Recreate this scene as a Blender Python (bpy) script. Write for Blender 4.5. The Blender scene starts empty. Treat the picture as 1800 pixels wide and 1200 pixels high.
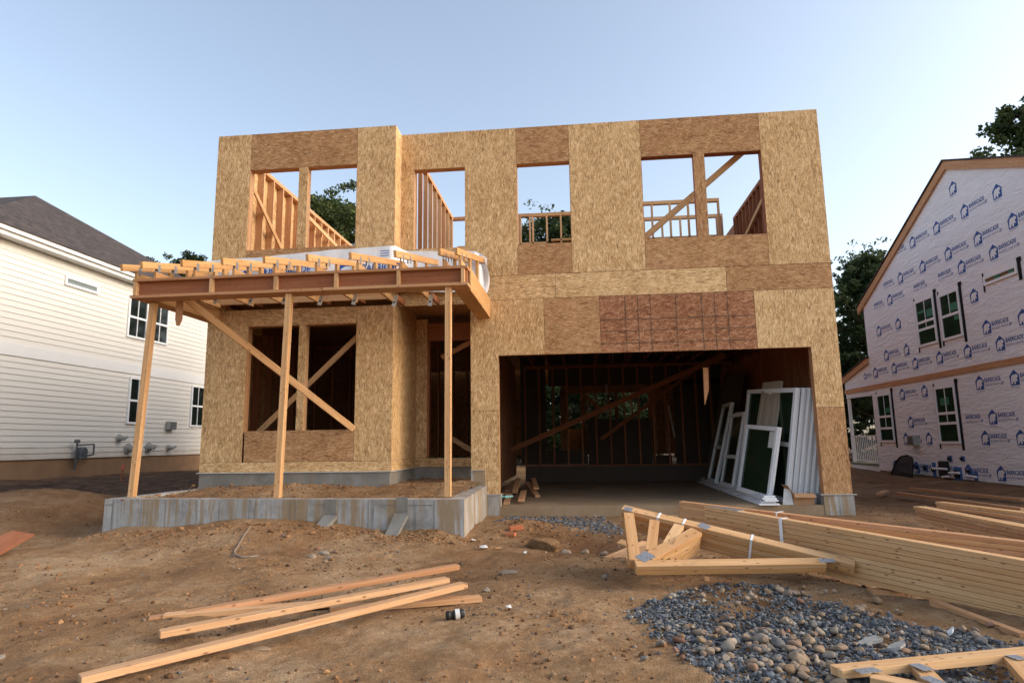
import bpy, bmesh, math, random
import numpy as np
from mathutils import Vector, Matrix
random.seed(7); rng = np.random.default_rng(7)
D = bpy.data
SC = bpy.context.scene
COL = SC.collection

# ------------------------------------------------------------------ camera
FPX, CAM = 1131.34, np.array([0.0171, -10.3118, 0.8289])
YAW, PIT, ROL = -0.09948, 0.15606, -0.01442
_f = np.array([math.sin(YAW)*math.cos(PIT), math.cos(YAW)*math.cos(PIT), math.sin(PIT)])
_r0 = np.array([math.cos(YAW), -math.sin(YAW), 0.]); _u0 = np.cross(_r0, _f)
_c, _s = math.cos(ROL), math.sin(ROL)
_r, _u = _c*_r0+_s*_u0, -_s*_r0+_c*_u0
def P(px, py, ax, val):
    """survey helper: where the line of sight measured at (px, py) of the 1800 px photograph meets a known plane of the site"""
    d = _r*(px-900)/FPX - _u*(py-600)/FPX + _f
    i = 'xyz'.index(ax); t = (val-CAM[i])/d[i]
    return Vector(CAM+t*d)
cam = D.objects.new('camera', D.cameras.new('camera')); COL.objects.link(cam)
cam.matrix_world = Matrix(((_r[0], _u[0], -_f[0], CAM[0]), (_r[1], _u[1], -_f[1], CAM[1]), (_r[2], _u[2], -_f[2], CAM[2]), (0, 0, 0, 1)))
cam.data.sensor_width = 36; cam.data.lens = FPX/1800*36; cam.data.clip_end = 2000; cam.data.clip_start = .05
SC.camera = cam

# ------------------------------------------------------------------ light
SUN_EL, SUN_AZ = math.radians(24), math.radians(92)      # azimuth clockwise from +Y
w = D.worlds.new('World'); SC.world = w; w.use_nodes = True
nt = w.node_tree; nt.nodes.clear()
sky = nt.nodes.new('ShaderNodeTexSky'); sky.sky_type = 'NISHITA'; sky.sun_disc = False
sky.sun_elevation = SUN_EL; sky.sun_rotation = SUN_AZ
sky.air_density = 1.0; sky.dust_density = 3.0; sky.ozone_density = 0.5; sky.altitude = 50
bg = nt.nodes.new('ShaderNodeBackground'); bg.inputs[1].default_value = 0.15
ow = nt.nodes.new('ShaderNodeOutputWorld')
hs = nt.nodes.new('ShaderNodeHueSaturation'); hs.inputs['Hue'].default_value = .498; hs.inputs['Saturation'].default_value = .78; hs.inputs['Value'].default_value = 1.0
nt.links.new(sky.outputs[0], hs.inputs['Color']); nt.links.new(hs.outputs[0], bg.inputs[0]); nt.links.new(bg.outputs[0], ow.inputs[0])
sl = D.lights.new('sun', 'SUN'); sl.energy = 0.36; sl.angle = math.radians(60); sl.color = (1, .88, .74)
so = D.objects.new('sun', sl); COL.objects.link(so)
sd = Vector((math.sin(SUN_AZ)*math.cos(SUN_EL), math.cos(SUN_AZ)*math.cos(SUN_EL), math.sin(SUN_EL)))
so.rotation_euler = sd.to_track_quat('Z', 'Y').to_euler()
SC.view_settings.view_transform = 'Standard'; SC.view_settings.look = 'None'
SC.view_settings.exposure = 1.15; SC.view_settings.gamma = 1
SC.cycles.max_bounces = 6; SC.cycles.diffuse_bounces = 4

# ------------------------------------------------------------------ node helper
class NT:
    def __init__(s, name):
        s.m = D.materials.new(name); s.m.use_nodes = True; s.t = s.m.node_tree; s.t.nodes.clear()
        s.out = s.n('ShaderNodeOutputMaterial'); s.b = s.n('ShaderNodeBsdfPrincipled')
        s.t.links.new(s.b.outputs[0], s.out.inputs[0]); s.b.inputs['Specular IOR Level'].default_value = .25
    def n(s, ty, **k):
        o = s.t.nodes.new(ty)
        for a, v in k.items(): setattr(o, a, v)
        return o
    def L(s, a, b): s.t.links.new(a, b)
    def uv(s): return s.n('ShaderNodeUVMap').outputs[0]
    def obj(s): return s.n('ShaderNodeTexCoord').outputs['Object']
    def geo(s): return s.n('ShaderNodeNewGeometry').outputs['Position']
    def attr(s, a): return s.n('ShaderNodeAttribute', attribute_name=a).outputs['Fac']
    def mapp(s, v, scale=(1, 1, 1), rot=(0, 0, 0), loc=(0, 0, 0)):
        m = s.n('ShaderNodeMapping'); s.L(v, m.inputs[0]); m.inputs['Scale'].default_value = scale
        m.inputs['Rotation'].default_value = rot; m.inputs['Location'].default_value = loc; return m.outputs[0]
    def noise(s, v, scale, detail=4, rough=.6, dist=0, dim='3D'):
        m = s.n('ShaderNodeTexNoise', noise_dimensions=dim); s.L(v, m.inputs['Vector'])
        m.inputs['Scale'].default_value = scale; m.inputs['Detail'].default_value = detail
        m.inputs['Roughness'].default_value = rough; m.inputs['Distortion'].default_value = dist; return m.outputs[0]
    def voro(s, v, scale, dim='3D', feat='F1', out='Color'):
        m = s.n('ShaderNodeTexVoronoi', voronoi_dimensions=dim, feature=feat); s.L(v, m.inputs['Vector'])
        m.inputs['Scale'].default_value = scale; return m.outputs[out]
    def ramp(s, v, stops, interp='LINEAR'):
        m = s.n('ShaderNodeValToRGB'); s.L(v, m.inputs[0]); cr = m.color_ramp; cr.interpolation = interp
        while len(cr.elements) < len(stops): cr.elements.new(.5)
        for e, (p, c) in zip(cr.elements, stops):
            e.position = p; e.color = (c[0], c[1], c[2], 1) if not isinstance(c, (int, float)) else (c, c, c, 1)
        return m.outputs[0]
    def mix(s, f, a, b, mode='MIX'):
        m = s.n('ShaderNodeMix', data_type='RGBA', blend_type=mode)
        for i, v in ((0, f), (6, a), (7, b)):
            if hasattr(v, 'links'): s.L(v, m.inputs[i])
            elif isinstance(v, (int, float)): m.inputs[i].default_value = v if i == 0 else (v, v, v, 1)
            else: m.inputs[i].default_value = (*v, 1)
        return m.outputs[2]
    def math(s, op, a, b=0.):
        m = s.n('ShaderNodeMath', operation=op)
        for i, v in ((0, a), (1, b)):
            if hasattr(v, 'links'): s.L(v, m.inputs[i])
            else: m.inputs[i].default_value = v
        return m.outputs[0]
    def sep(s, v, i=0):
        m = s.n('ShaderNodeSeparateColor'); s.L(v, m.inputs[0]); return m.outputs[i]
    def bump(s, h, st=.3, dist=.01):
        m = s.n('ShaderNodeBump'); s.L(h, m.inputs['Height']); m.inputs['Strength'].default_value = st
        m.inputs['Distance'].default_value = dist; s.L(m.outputs[0], s.b.inputs['Normal'])
    def col(s, c):
        if hasattr(c, 'links'): s.L(c, s.b.inputs['Base Color'])
        else: s.b.inputs['Base Color'].default_value = (*c, 1)
    def rough(s, r):
        if hasattr(r, 'links'): s.L(r, s.b.inputs['Roughness'])
        else: s.b.inputs['Roughness'].default_value = r
        return s.m

M = {}
def osb(name, dark, mid, light, seed, spread=1.0):
    t = NT(name); uv = t.uv(); val = None
    for k, (ang, ln, wd, thr) in enumerate(((3, .042, .010, 0), (-40, .046, .009, .30), (46, .046, .009, .36), (-66, .040, .009, .55), (74, .040, .009, .60), (16, .052, .008, .52), (-14, .056, .007, .56))):
        rot = t.mapp(uv, rot=(0, 0, math.radians(ang*spread))); st = t.mapp(rot, scale=(1/ln, 1/wd, 1), loc=(seed+k*3.7, seed*2+k*5.1, 0))
        c = t.voro(st, 1.0, '2D'); rr = t.sep(c, 0); gg = t.sep(c, 1)
        if val is None: val = rr
        else:
            msk = t.math('GREATER_THAN', gg, thr); m = t.n('ShaderNodeMix', data_type='FLOAT')
            t.L(msk, m.inputs[0]); t.L(val, m.inputs[2]); t.L(rr, m.inputs[3]); val = m.outputs[0]
    big = t.noise(uv, 1.6, 3, .6, dim='2D'); med = t.noise(uv, 9, 4, .65, dim='2D')
    f = t.math('ADD', t.math('MULTIPLY', val, .54), t.math('ADD', t.math('MULTIPLY', big, .30), t.math('MULTIPLY', med, .40)))
    f = t.math('ADD', t.math('SUBTRACT', f, .10), t.math('MULTIPLY', t.math('SUBTRACT', t.attr('tint'), .5), .16))
    c = t.ramp(f, [(.12, [x*.62 for x in dark]), (.25, dark), (.50, mid), (.72, light), (.92, [min(1, x*1.2+.03) for x in light])])
    # sparse dark and pale single flakes
    st = t.mapp(t.mapp(uv, rot=(0, 0, .12)), scale=(13, 55, 1), loc=(seed*3, 0, 0)); cv = t.voro(st, 1, '2D')
    c = t.mix(t.math('MULTIPLY', t.math('GREATER_THAN', t.sep(cv, 0), .965), .5), c, [x*.5 for x in dark])
    c = t.mix(t.math('MULTIPLY', t.math('GREATER_THAN', t.sep(cv, 1), .95), .55), c, [min(1, x*1.22+.03) for x in light])
    t.col(c); t.bump(f, .3, .005); M[name] = t.rough(.75)
osb('osb_light', (.36, .200, .080), (.56, .342, .152), (.72, .50, .268), 1)
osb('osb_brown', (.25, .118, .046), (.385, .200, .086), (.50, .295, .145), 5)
osb('osb_red', (.165, .058, .024), (.300, .120, .054), (.45, .235, .125), 9, 1.5)

def wood(name, pale, red, knots=1.0):
    t = NT(name); uv = t.uv(); tint = t.attr('tint')
    g = t.noise(t.mapp(uv, scale=(1.1, 38, 1)), 1, 5, .65, .6, '2D')
    g2 = t.noise(t.mapp(uv, scale=(.7, 7, 1)), 1, 3, .6, .3, '2D')
    base = t.mix(tint, pale, red)
    c = t.mix(t.ramp(g, [(.3, 0), (.72, 1)]), t.mix(1, base, (.80, .68, .52), 'MULTIPLY'), t.mix(1, base, (1.12, 1.12, 1.1), 'MULTIPLY'))
    c = t.mix(t.ramp(g2, [(.35, 0), (.8, .55)]), c, t.mix(1, base, (.78, .60, .42), 'MULTIPLY'))
    kv = t.n('ShaderNodeTexVoronoi', voronoi_dimensions='2D'); t.L(t.mapp(uv, scale=(2.2, 6, 1)), kv.inputs['Vector'])
    kd = t.math('ADD', kv.outputs['Distance'], t.math('MULTIPLY', t.math('LESS_THAN', t.sep(kv.outputs['Color'], 0), .86), 1))
    c = t.mix(t.ramp(kd, [(.06*knots, .95), (.13*knots, .5), (.24*knots, 0)]), c, (.15, .065, .025))
    mud = t.ramp(t.noise(t.mapp(uv, scale=(1.5, 5, 1)), 1, 5, .7, .4, '2D'), [(.60, 0), (.74, .4)]); c = t.mix(mud, c, (.24, .15, .085))
    t.col(c); t.bump(g, .15, .004); M[name] = t.rough(.75)
wood('pine', (.67, .452, .258), (.56, .335, .170))
wood('pine_gold', (.62, .405, .205), (.55, .315, .140))
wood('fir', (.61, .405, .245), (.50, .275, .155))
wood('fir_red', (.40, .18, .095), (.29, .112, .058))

def simple(name, c, r=.6, nscale=6, amt=.15, bump=0, spec=None, metal=0):
    t = NT(name); p = t.obj(); n = t.noise(p, nscale, 5, .65)
    t.col(t.mix(n, [x*(1-amt) for x in c], [min(1, x*(1+amt)) for x in c]))
    if bump: t.bump(t.noise(p, nscale*4, 4), bump, .01)
    if metal: t.b.inputs['Metallic'].default_value = metal
    M[name] = t.rough(r)
t = NT('steel'); p = t.geo(); d_ = t.voro(p, 75, out='Distance'); t.col(t.mix(t.ramp(d_, [(.18, .85), (.30, 0)]), t.mix(t.noise(p, 30, 3), (.30, .31, .33), (.42, .44, .46)), (.06, .06, .065))); t.b.inputs['Metallic'].default_value = .7; t.bump(d_, .3, .004); M['steel'] = t.rough(.45)
simple('white_pvc', (.78, .79, .80), .4, 3, .05)
simple('white_trim', (.74, .74, .73), .5, 3, .06)
t = NT('siding'); p = t.geo(); n = t.noise(t.mapp(p, scale=(1, .35, 7)), 1, 4, .6); sx = t.n('ShaderNodeSeparateXYZ'); t.L(p, sx.inputs[0])
c = t.mix(n, (.66, .638, .588), (.73, .71, .66)); dz = t.math('ADD', sx.outputs[2], t.math('MULTIPLY', t.noise(p, 2.5, 5, .7), .5))
t.col(t.mix(t.ramp(t.math('MULTIPLY', dz, .5), [(.42, .5), (.58, 0)]), c, (.42, .33, .24))); M['siding'] = t.rough(.55)
simple('tape_black', (.012, .012, .014), .95, 8, .3)
simple('black_plastic', (.02, .02, .022), .45, 8, .3)
simple('blue_plastic', (.06, .17, .42), .5, 9, .25)
simple('grey_box', (.33, .33, .31), .5, 9, .2)
simple('dark_metal', (.09, .10, .11), .45, 12, .3)
simple('sticker_green', (.03, .16, .09), .5, 9, .3)
simple('shard_mat', (.42, .39, .34), .85, 14, .3, .4)
simple('paper', (.62, .62, .60), .8, 20, .15)
simple('print_blue', (.030, .085, .29), .6, 20, .25)
simple('wrap_pale', (.74, .745, .76), .6, 8, .04)
simple('print_grey', (.10, .14, .32), .6, 20, .2)
simple('cardboard', (.42, .24, .13), .85, 8, .15, .15)
simple('door_beige', (.38, .315, .245), .5, 3, .05)
simple('brick', (.45, .15, .07), .85, 20, .35, .5)
simple('orange_paint', (.62, .13, .08), .7, 12, .2)
simple('found_brown', (.27, .165, .095), .9, 3, .3, .4)
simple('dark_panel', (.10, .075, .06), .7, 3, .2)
simple('deck_green', (.16, .17, .13), .8, 6, .2)
simple('wire_steel', (.26, .21, .165), .5, 20, .2)
simple('bark', (.09, .065, .045), .95, 9, .4, .6)
simple('cyan_rag', (.25, .50, .47), .8, 9, .2)
t = NT('glass_dark'); t.col((.012, .016, .014)); t.b.inputs['Specular IOR Level'].default_value = .6; M['glass_dark'] = t.rough(.06)
t = NT('glass_green'); p = t.obj(); t.col(t.mix(t.noise(p, 1.5, 2), (.010, .022, .012), (.02, .04, .022))); t.b.inputs['Specular IOR Level'].default_value = .5; M['glass_green'] = t.rough(.08)
t = NT('glass_sky'); t.col((.20, .24, .24)); M['glass_sky'] = t.rough(.12)
t = NT('mesh_black'); t.col((.03, .028, .03)); t.b.inputs['Alpha'].default_value = .72; M['mesh_black'] = t.rough(.8)

t = NT('wrap'); p = t.geo()
n = t.noise(t.mapp(p, scale=(1, .9, 3.2)), 1.6, 6, .62, 1.2); n2 = t.noise(p, 14, 4, .6, .8)
t.col(t.mix(n, (.72, .73, .75), (.82, .825, .84))); h = t.math('ADD', n, t.math('MULTIPLY', n2, .25)); t.bump(t.math('ADD', h, t.math('MULTIPLY', t.noise(t.mapp(p, rot=(.6, 0, 0), scale=(1, .8, 4.5)), 1.5, 4, .6, 2.0), .6)), .55, .07); M['wrap'] = t.rough(.5)
t = NT('wrap_sheet'); p = t.geo(); n = t.noise(p, 3, 5, .6, .7); t.col(t.mix(n, (.70, .70, .72), (.80, .80, .82))); t.bump(n, .5, .03); M['wrap_sheet'] = t.rough(.5)

t = NT('shingle'); p = t.geo()
vz = t.mapp(p, scale=(3.2, 3.2, 9)); n = t.voro(vz, 1.6); n2 = t.noise(p, 1.3, 4); n3 = t.noise(p, 45, 3)
f = t.math('ADD', t.math('MULTIPLY', t.sep(n, 0), .5), t.math('MULTIPLY', n3, .5))
c = t.ramp(f, [(.15, (.035, .030, .030)), (.5, (.068, .056, .052)), (.85, (.115, .092, .083))])
wv = t.n('ShaderNodeTexWave', bands_direction='Z'); t.L(p, wv.inputs['Vector']); wv.inputs['Scale'].default_value = 4.2; wv.inputs['Distortion'].default_value = .4; wv.inputs['Detail'].default_value = 2
c = t.mix(t.ramp(wv.outputs[1], [(.0, .6), (.3, 0)]), c, (.022, .019, .02))
t.col(c); t.bump(f, .5, .02); M['shingle'] = t.rough(.9)

t = NT('concrete'); p = t.geo()
n = t.noise(p, 2.2, 6, .7, .5); drip = t.noise(t.mapp(p, scale=(5, 5, .35)), 1.2, 5, .7, .3); pit = t.noise(p, 60, 3, .6)
c = t.ramp(n, [(.30, (.21, .20, .185)), (.5, (.36, .355, .345)), (.68, (.48, .48, .48))])
c = t.mix(t.ramp(drip, [(.47, 0), (.56, .85)]), c, (.29, .20, .105))
c = t.mix(t.ramp(drip, [(.32, .8), (.43, 0)]), c, (.12, .118, .115))
c = t.mix(t.ramp(t.voro(p, 7, out='Distance'), [(.03, .8), (.07, 0)]), c, (.08, .07, .06))
t.col(c); t.bump(t.math('ADD', n, t.math('MULTIPLY', pit, .4)), .35, .012); M['concrete'] = t.rough(.88)
t = NT('concrete_dark'); p = t.geo(); n = t.noise(p, 3, 6, .7, .5)
drip = t.noise(t.mapp(p, scale=(5, 5, .35)), 1.2, 5, .7, .3)
c = t.ramp(n, [(.3, (.16, .15, .13)), (.7, (.27, .26, .24))]); c = t.mix(t.ramp(drip, [(.5, 0), (.7, .5)]), c, (.24, .17, .10))
t.col(c); t.bump(n, .3, .012); M['concrete_dark'] = t.rough(.9)
t = NT('slab'); p = t.geo(); n = t.noise(p, 1.4, 6, .7, .4)
t.col(t.ramp(n, [(.3, (.22, .145, .082)), (.55, (.30, .215, .135)), (.8, (.36, .29, .21))])); t.bump(n, .2, .01); M['slab'] = t.rough(.85)

t = NT('dirt'); p = t.geo(); top = t.attr('topsoil'); moist = t.attr('moist')
n1 = t.noise(p, .55, 5, .6, .4); n2 = t.noise(p, 3.2, 7, .68, .5); n3 = t.noise(p, 26, 6, .7); n4 = t.noise(p, 110, 3, .7)
f = t.math('ADD', t.math('MULTIPLY', n1, .45), t.math('ADD', t.math('MULTIPLY', n2, .40), t.math('MULTIPLY', n3, .25)))
c = t.ramp(f, [(.33, (.135, .064, .027)), (.44, (.255, .138, .062)), (.54, (.355, .210, .103)), (.66, (.52, .355, .210))])
red = t.ramp(t.noise(p, .9, 4, .6, .6), [(.52, 0), (.68, .6)])
c = t.mix(red, c, t.ramp(f, [(.36, (.185, .080, .031)), (.62, (.41, .210, .090))]))
c = t.mix(moist, c, t.mix(1, c, (.55, .47, .42), 'MULTIPLY'))
c = t.mix(top, c, t.ramp(n2, [(.32, (.04, .021, .013)), (.5, (.10, .055, .034)), (.68, (.19, .115, .072))]))
damp = t.ramp(t.noise(p, .42, 5, .65, 1.2), [(.54, 0), (.63, .5)]); c = t.mix(damp, c, t.mix(1, c, (.60, .54, .50), 'MULTIPLY'))
spk = t.ramp(t.voro(p, 34, out='Distance'), [(.10, 1), (.17, 0)])
spk = t.math('MULTIPLY', spk, t.ramp(n2, [(.5, 0), (.62, .7)]))
c = t.mix(spk, c, t.mix(t.sep(t.voro(p, 34), 0), (.10, .065, .04), (.36, .25, .16)))
c = t.mix(t.ramp(n4, [(.34, .6), (.5, 0)]), c, t.mix(1, c, (.5, .45, .4), 'MULTIPLY'))
c = t.mix(t.ramp(n3, [(.55, 0), (.72, .35)]), c, t.mix(1, c, (1.45, 1.45, 1.5), 'MULTIPLY'))
t.col(c); t.bump(t.math('ADD', t.math('ADD', t.math('MULTIPLY', n3, .7), t.math('MULTIPLY', n2, .8)), t.math('MULTIPLY', n4, .55)), .9, .05); M['dirt'] = t.rough(.96)

def stone_mat(name, stops, src='tint'):
    t = NT(name); p = t.obj()
    r = t.attr('tint') if src == 'tint' else t.n('ShaderNodeObjectInfo').outputs['Random']
    c = t.ramp(r, stops); n = t.noise(p, 30, 4, .65)
    c = t.mix(t.ramp(n, [(.35, .55), (.65, 0)]), c, t.mix(1, c, (.62, .58, .54), 'MULTIPLY'))
    t.col(c); t.bump(n, .4, .004); M[name] = t.rough(.85)
stone_mat('gravel', [(0, (.045, .050, .056)), (.35, (.095, .105, .118)), (.7, (.150, .163, .180)), (.90, (.235, .245, .255)), (1, (.40, .34, .26))])
stone_mat('cobble', [(0, (.28, .18, .10)), (.25, (.34, .255, .175)), (.42, (.24, .185, .145)), (.62, (.30, .215, .145)), (.68, (.27, .13, .085)), (.75, (.38, .30, .22)), (.9, (.17, .16, .155)), (1, (.40, .33, .25))], 'obj')
stone_mat('pebble', [(0, (.045, .028, .018)), (.25, (.11, .06, .034)), (.45, (.20, .115, .058)), (.65, (.26, .16, .09)), (.85, (.13, .125, .125)), (1, (.42, .34, .26))])
stone_mat('clod', [(0, (.12, .056, .024)), (.5, (.25, .128, .057)), (1, (.36, .205, .10))])

def leafmat(name, a, b):
    t = NT(name); c = t.mix(t.attr('tint'), a, b); t.col(c); t.b.inputs['Specular IOR Level'].default_value = .2
    tr = t.n('ShaderNodeBsdfTranslucent'); t.L(c, tr.inputs[0]); mx = t.n('ShaderNodeMixShader'); mx.inputs[0].default_value = .3
    t.L(t.b.outputs[0], mx.inputs[1]); t.L(tr.outputs[0], mx.inputs[2]); t.L(mx.outputs[0], t.out.inputs[0]); M[name] = t.rough(.6)
leafmat('leaf', (.035, .060, .018), (.125, .155, .050))
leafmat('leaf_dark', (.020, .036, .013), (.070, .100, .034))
leafmat('leaf_autumn', (.05, .06, .02), (.14, .13, .04))

# ------------------------------------------------------------------ mesh builder
WORG = {}                                              # world origin of every object built here
class MB:
    def __init__(s): s.v = []; s.f = []; s.uv = []; s.t = []; s.mi = []
    def face(s, pts, uvs, tint=.5, mi=0):
        i = len(s.v); s.v += [tuple(p) for p in pts]; s.f.append(tuple(range(i, i+len(pts)))); s.uv.append(uvs); s.t.append(tint); s.mi.append(mi)
    def obox(s, c, ax, ay, az, hx, hy, hz, tint=None, uo=None, mi=0):
        """oriented box, ax = long (grain) direction"""
        tint = random.random() if tint is None else tint
        u0, v0 = uo if uo else (random.uniform(0, 40), random.uniform(0, 40))
        c = Vector(c); X, Y, Z = Vector(ax)*hx, Vector(ay)*hy, Vector(az)*hz
        if X.cross(Y).dot(Z) < 0: Z = -Z
        def q(a, b, cc): return c+X*a+Y*b+Z*cc
        L, W, H = 2*hx, 2*hy, 2*hz
        s.face([q(-1, -1, 1), q(1, -1, 1), q(1, 1, 1), q(-1, 1, 1)], [(u0, v0), (u0+L, v0), (u0+L, v0+W), (u0, v0+W)], tint, mi)
        s.face([q(-1, 1, -1), q(1, 1, -1), q(1, -1, -1), q(-1, -1, -1)], [(u0, v0+2), (u0+L, v0+2), (u0+L, v0+2+W), (u0, v0+2+W)], tint, mi)
        s.face([q(-1, 1, 1), q(1, 1, 1), q(1, 1, -1), q(-1, 1, -1)], [(u0, v0+W), (u0+L, v0+W), (u0+L, v0+W+H), (u0, v0+W+H)], tint, mi)
        s.face([q(-1, -1, -1), q(1, -1, -1), q(1, -1, 1), q(-1, -1, 1)], [(u0, v0-H), (u0+L, v0-H), (u0+L, v0), (u0, v0)], tint, mi)
        s.face([q(1, -1, 1), q(1, -1, -1), q(1, 1, -1), q(1, 1, 1)], [(u0+L, v0), (u0+L+H, v0), (u0+L+H, v0+W), (u0+L, v0+W)], tint, mi)
        s.face([q(-1, -1, -1), q(-1, -1, 1), q(-1, 1, 1), q(-1, 1, -1)], [(u0-H, v0), (u0, v0), (u0, v0+W), (u0-H, v0+W)], tint, mi)
        return s
    def box(s, x0, x1, y0, y1, z0, z1, axis='x', tint=None, uo=None):
        c = ((x0+x1)/2, (y0+y1)/2, (z0+z1)/2); h = [abs(x1-x0)/2, abs(y1-y0)/2, abs(z1-z0)/2]; E = [Vector((1, 0, 0)), Vector((0, 1, 0)), Vector((0, 0, 1))]
        o = {'x': (0, 1, 2), 'y': (1, 0, 2), 'z': (2, 0, 1)}[axis]
        return s.obox(c, E[o[0]], E[o[1]], E[o[2]], h[o[0]], h[o[1]], h[o[2]], tint, uo)
    def board(s, p0, p1, wdt, thk, up=(0, 0, 1), tint=None):
        """board from p0 to p1; thk measured along `up`, wdt across it; the line is its centre"""
        p0, p1 = Vector(p0), Vector(p1); d = (p1-p0); ln = d.length; d.normalize(); up = Vector(up)
        side = d.cross(up).normalized(); up2 = side.cross(d).normalized()
        return s.obox((p0+p1)/2, d, side, up2, ln/2, wdt/2, thk/2, tint)
    def sheet(s, plane, val, thk, rects, long='v', tint=.5, off=None):
        """wall panel pieces on plane 'y' or 'x'; rects (a0,a1,z0,z1); strands run along `long`: v(ertical)/h"""
        off = off or (random.uniform(0, 30), random.uniform(0, 30))
        for a0, a1, z0, z1 in rects:
            for sgn, pv in ((1, val), (-1, val+thk)):
                if plane == 'y': pts = [(a0, pv, z0), (a1, pv, z0), (a1, pv, z1), (a0, pv, z1)]
                else: pts = [(pv, a1, z0), (pv, a0, z0), (pv, a0, z1), (pv, a1, z1)]
                q = [(a0, z0), (a1, z0), (a1, z1), (a0, z1)] if plane == 'y' else [(a1, z0), (a0, z0), (a0, z1), (a1, z1)]
                uv = [((b+off[0], a+off[1]) if long == 'v' else (a+off[0], b+off[1])) for a, b in q]
                if (sgn < 0): pts = pts[::-1]; uv = uv[::-1]
                s.face(pts, uv, tint)
            e = [(a0, z0, a1, z0), (a1, z0, a1, z1), (a1, z1, a0, z1), (a0, z1, a0, z0)]
            for a, b, c, d in e:
                if plane == 'y': pts = [(a, val, b), (a, val+thk, b), (c, val+thk, d), (c, val, d)]
                else: pts = [(val, a, b), (val+thk, a, b), (val+thk, c, d), (val, c, d)]
                l = abs(c-a)+abs(d-b); s.face(pts, [(off[0], 0), (off[0]+.02, 0), (off[0]+.02, l), (off[0], l)], tint*.6)
        return s
    def prism(s, poly, d, tint=.5, mi=0):
        """extrude polygon (list of 3-D points) by vector d"""
        d = Vector(d); P0 = [Vector(p) for p in poly]; P1 = [p+d for p in P0]
        n = sum(((P0[i]-P0[0]).cross(P0[i+1]-P0[0]) for i in range(1, len(P0)-1)), Vector())
        a = (P0[1]-P0[0]).normalized(); b = n.normalized().cross(a)
        uv = [((p-P0[0]).dot(a), (p-P0[0]).dot(b)) for p in P0]
        if n.dot(d) > 0: s.face(P0[::-1], uv[::-1], tint, mi); s.face(P1, uv, tint, mi)
        else: s.face(P0, uv, tint, mi); s.face(P1[::-1], uv[::-1], tint, mi)
        k = len(P0)
        for i in range(k):
            j = (i+1) % k; l = (P0[j]-P0[i]).length
            q = [P0[i], P0[j], P1[j], P1[i]]
            if n.dot(d) < 0: q = q[::-1]
            s.face(q, [(0, 0), (l, 0), (l, d.length), (0, d.length)], tint, mi)
        return s
    def cyl(s, p0, p1, r0, r1=None, n=10, tint=.5, caps=True):
        r1 = r0 if r1 is None else r1; p0, p1 = Vector(p0), Vector(p1); d = (p1-p0).normalized()
        a = d.orthogonal().normalized(); b = d.cross(a); ln = (p1-p0).length
        A = [p0+(a*math.cos(q)+b*math.sin(q))*r0 for q in [2*math.pi*i/n for i in range(n)]]
        B = [p1+(a*math.cos(q)+b*math.sin(q))*r1 for q in [2*math.pi*i/n for i in range(n)]]
        for i in range(n):
            j = (i+1) % n; s.face([A[i], A[j], B[j], B[i]], [(0, i*.1), (0, i*.1+.1), (ln, i*.1+.1), (ln, i*.1)], tint)
        if caps: s.face(A[::-1], [(0, 0)]*n, tint); s.face(B, [(0, 0)]*n, tint)
        return s
    def tube(s, pts, r, n=7, tint=.5):
        for a, b in zip(pts[:-1], pts[1:]): s.cyl(a, b, r if not isinstance(r, list) else r[0], n=n, tint=tint)
        return s
    def build(s, name, mat, parent=None, label=None, cat=None, group=None, kind=None, bevel=0, smooth=False, origin=None, weld=False):
        V = np.array(s.v, float)
        if origin is None: origin = Vector(((V[:, 0].min()+V[:, 0].max())/2, (V[:, 1].min()+V[:, 1].max())/2, V[:, 2].min()))
        me = D.meshes.new(name); me.from_pydata([tuple(p) for p in V-np.array(origin)], [], s.f)
        ul = me.uv_layers.new(name='UVMap'); ul.data.foreach_set('uv', np.array([c for f in s.uv for c in f], float).ravel())
        at = me.attributes.new('tint', 'FLOAT', 'FACE'); at.data.foreach_set('value', np.array(s.t, float))
        for m in (mat if isinstance(mat, (list, tuple)) else [mat]): me.materials.append(M[m])
        if any(s.mi): me.polygons.foreach_set('material_index', s.mi)
        if smooth: me.polygons.foreach_set('use_smooth', [True]*len(me.polygons))
        if weld or bevel:
            bm = bmesh.new(); bm.from_mesh(me); bmesh.ops.remove_doubles(bm, verts=bm.verts, dist=1e-5); bm.to_mesh(me); bm.free()
        o = D.objects.new(name, me)
        if bevel:
            b = o.modifiers.new('bevel', 'BEVEL'); b.width = bevel; b.segments = 1; b.limit_method = 'ANGLE'
        return place(o, origin, parent, label, cat, group, kind)
def place(o, origin, parent=None, label=None, cat=None, group=None, kind=None):
    COL.objects.link(o); WORG[o.name] = Vector(origin)
    if parent: o.parent = parent; o.location = Vector(origin)-WORG[parent.name]
    else: o.location = origin
    for k, v in (('label', label), ('category', cat), ('group', group), ('kind', kind)):
        if v: o[k] = v
    return o
def thing(name, label, cat, loc, group=None, kind=None):
    o = D.objects.new(name, None); o.empty_display_size = .2
    return place(o, Vector(loc), None, label, cat, group, kind)
def part_empty(name, loc, parent): 
    o = D.objects.new(name, None); o.empty_display_size = .1; return place(o, Vector(loc), parent)

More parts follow.
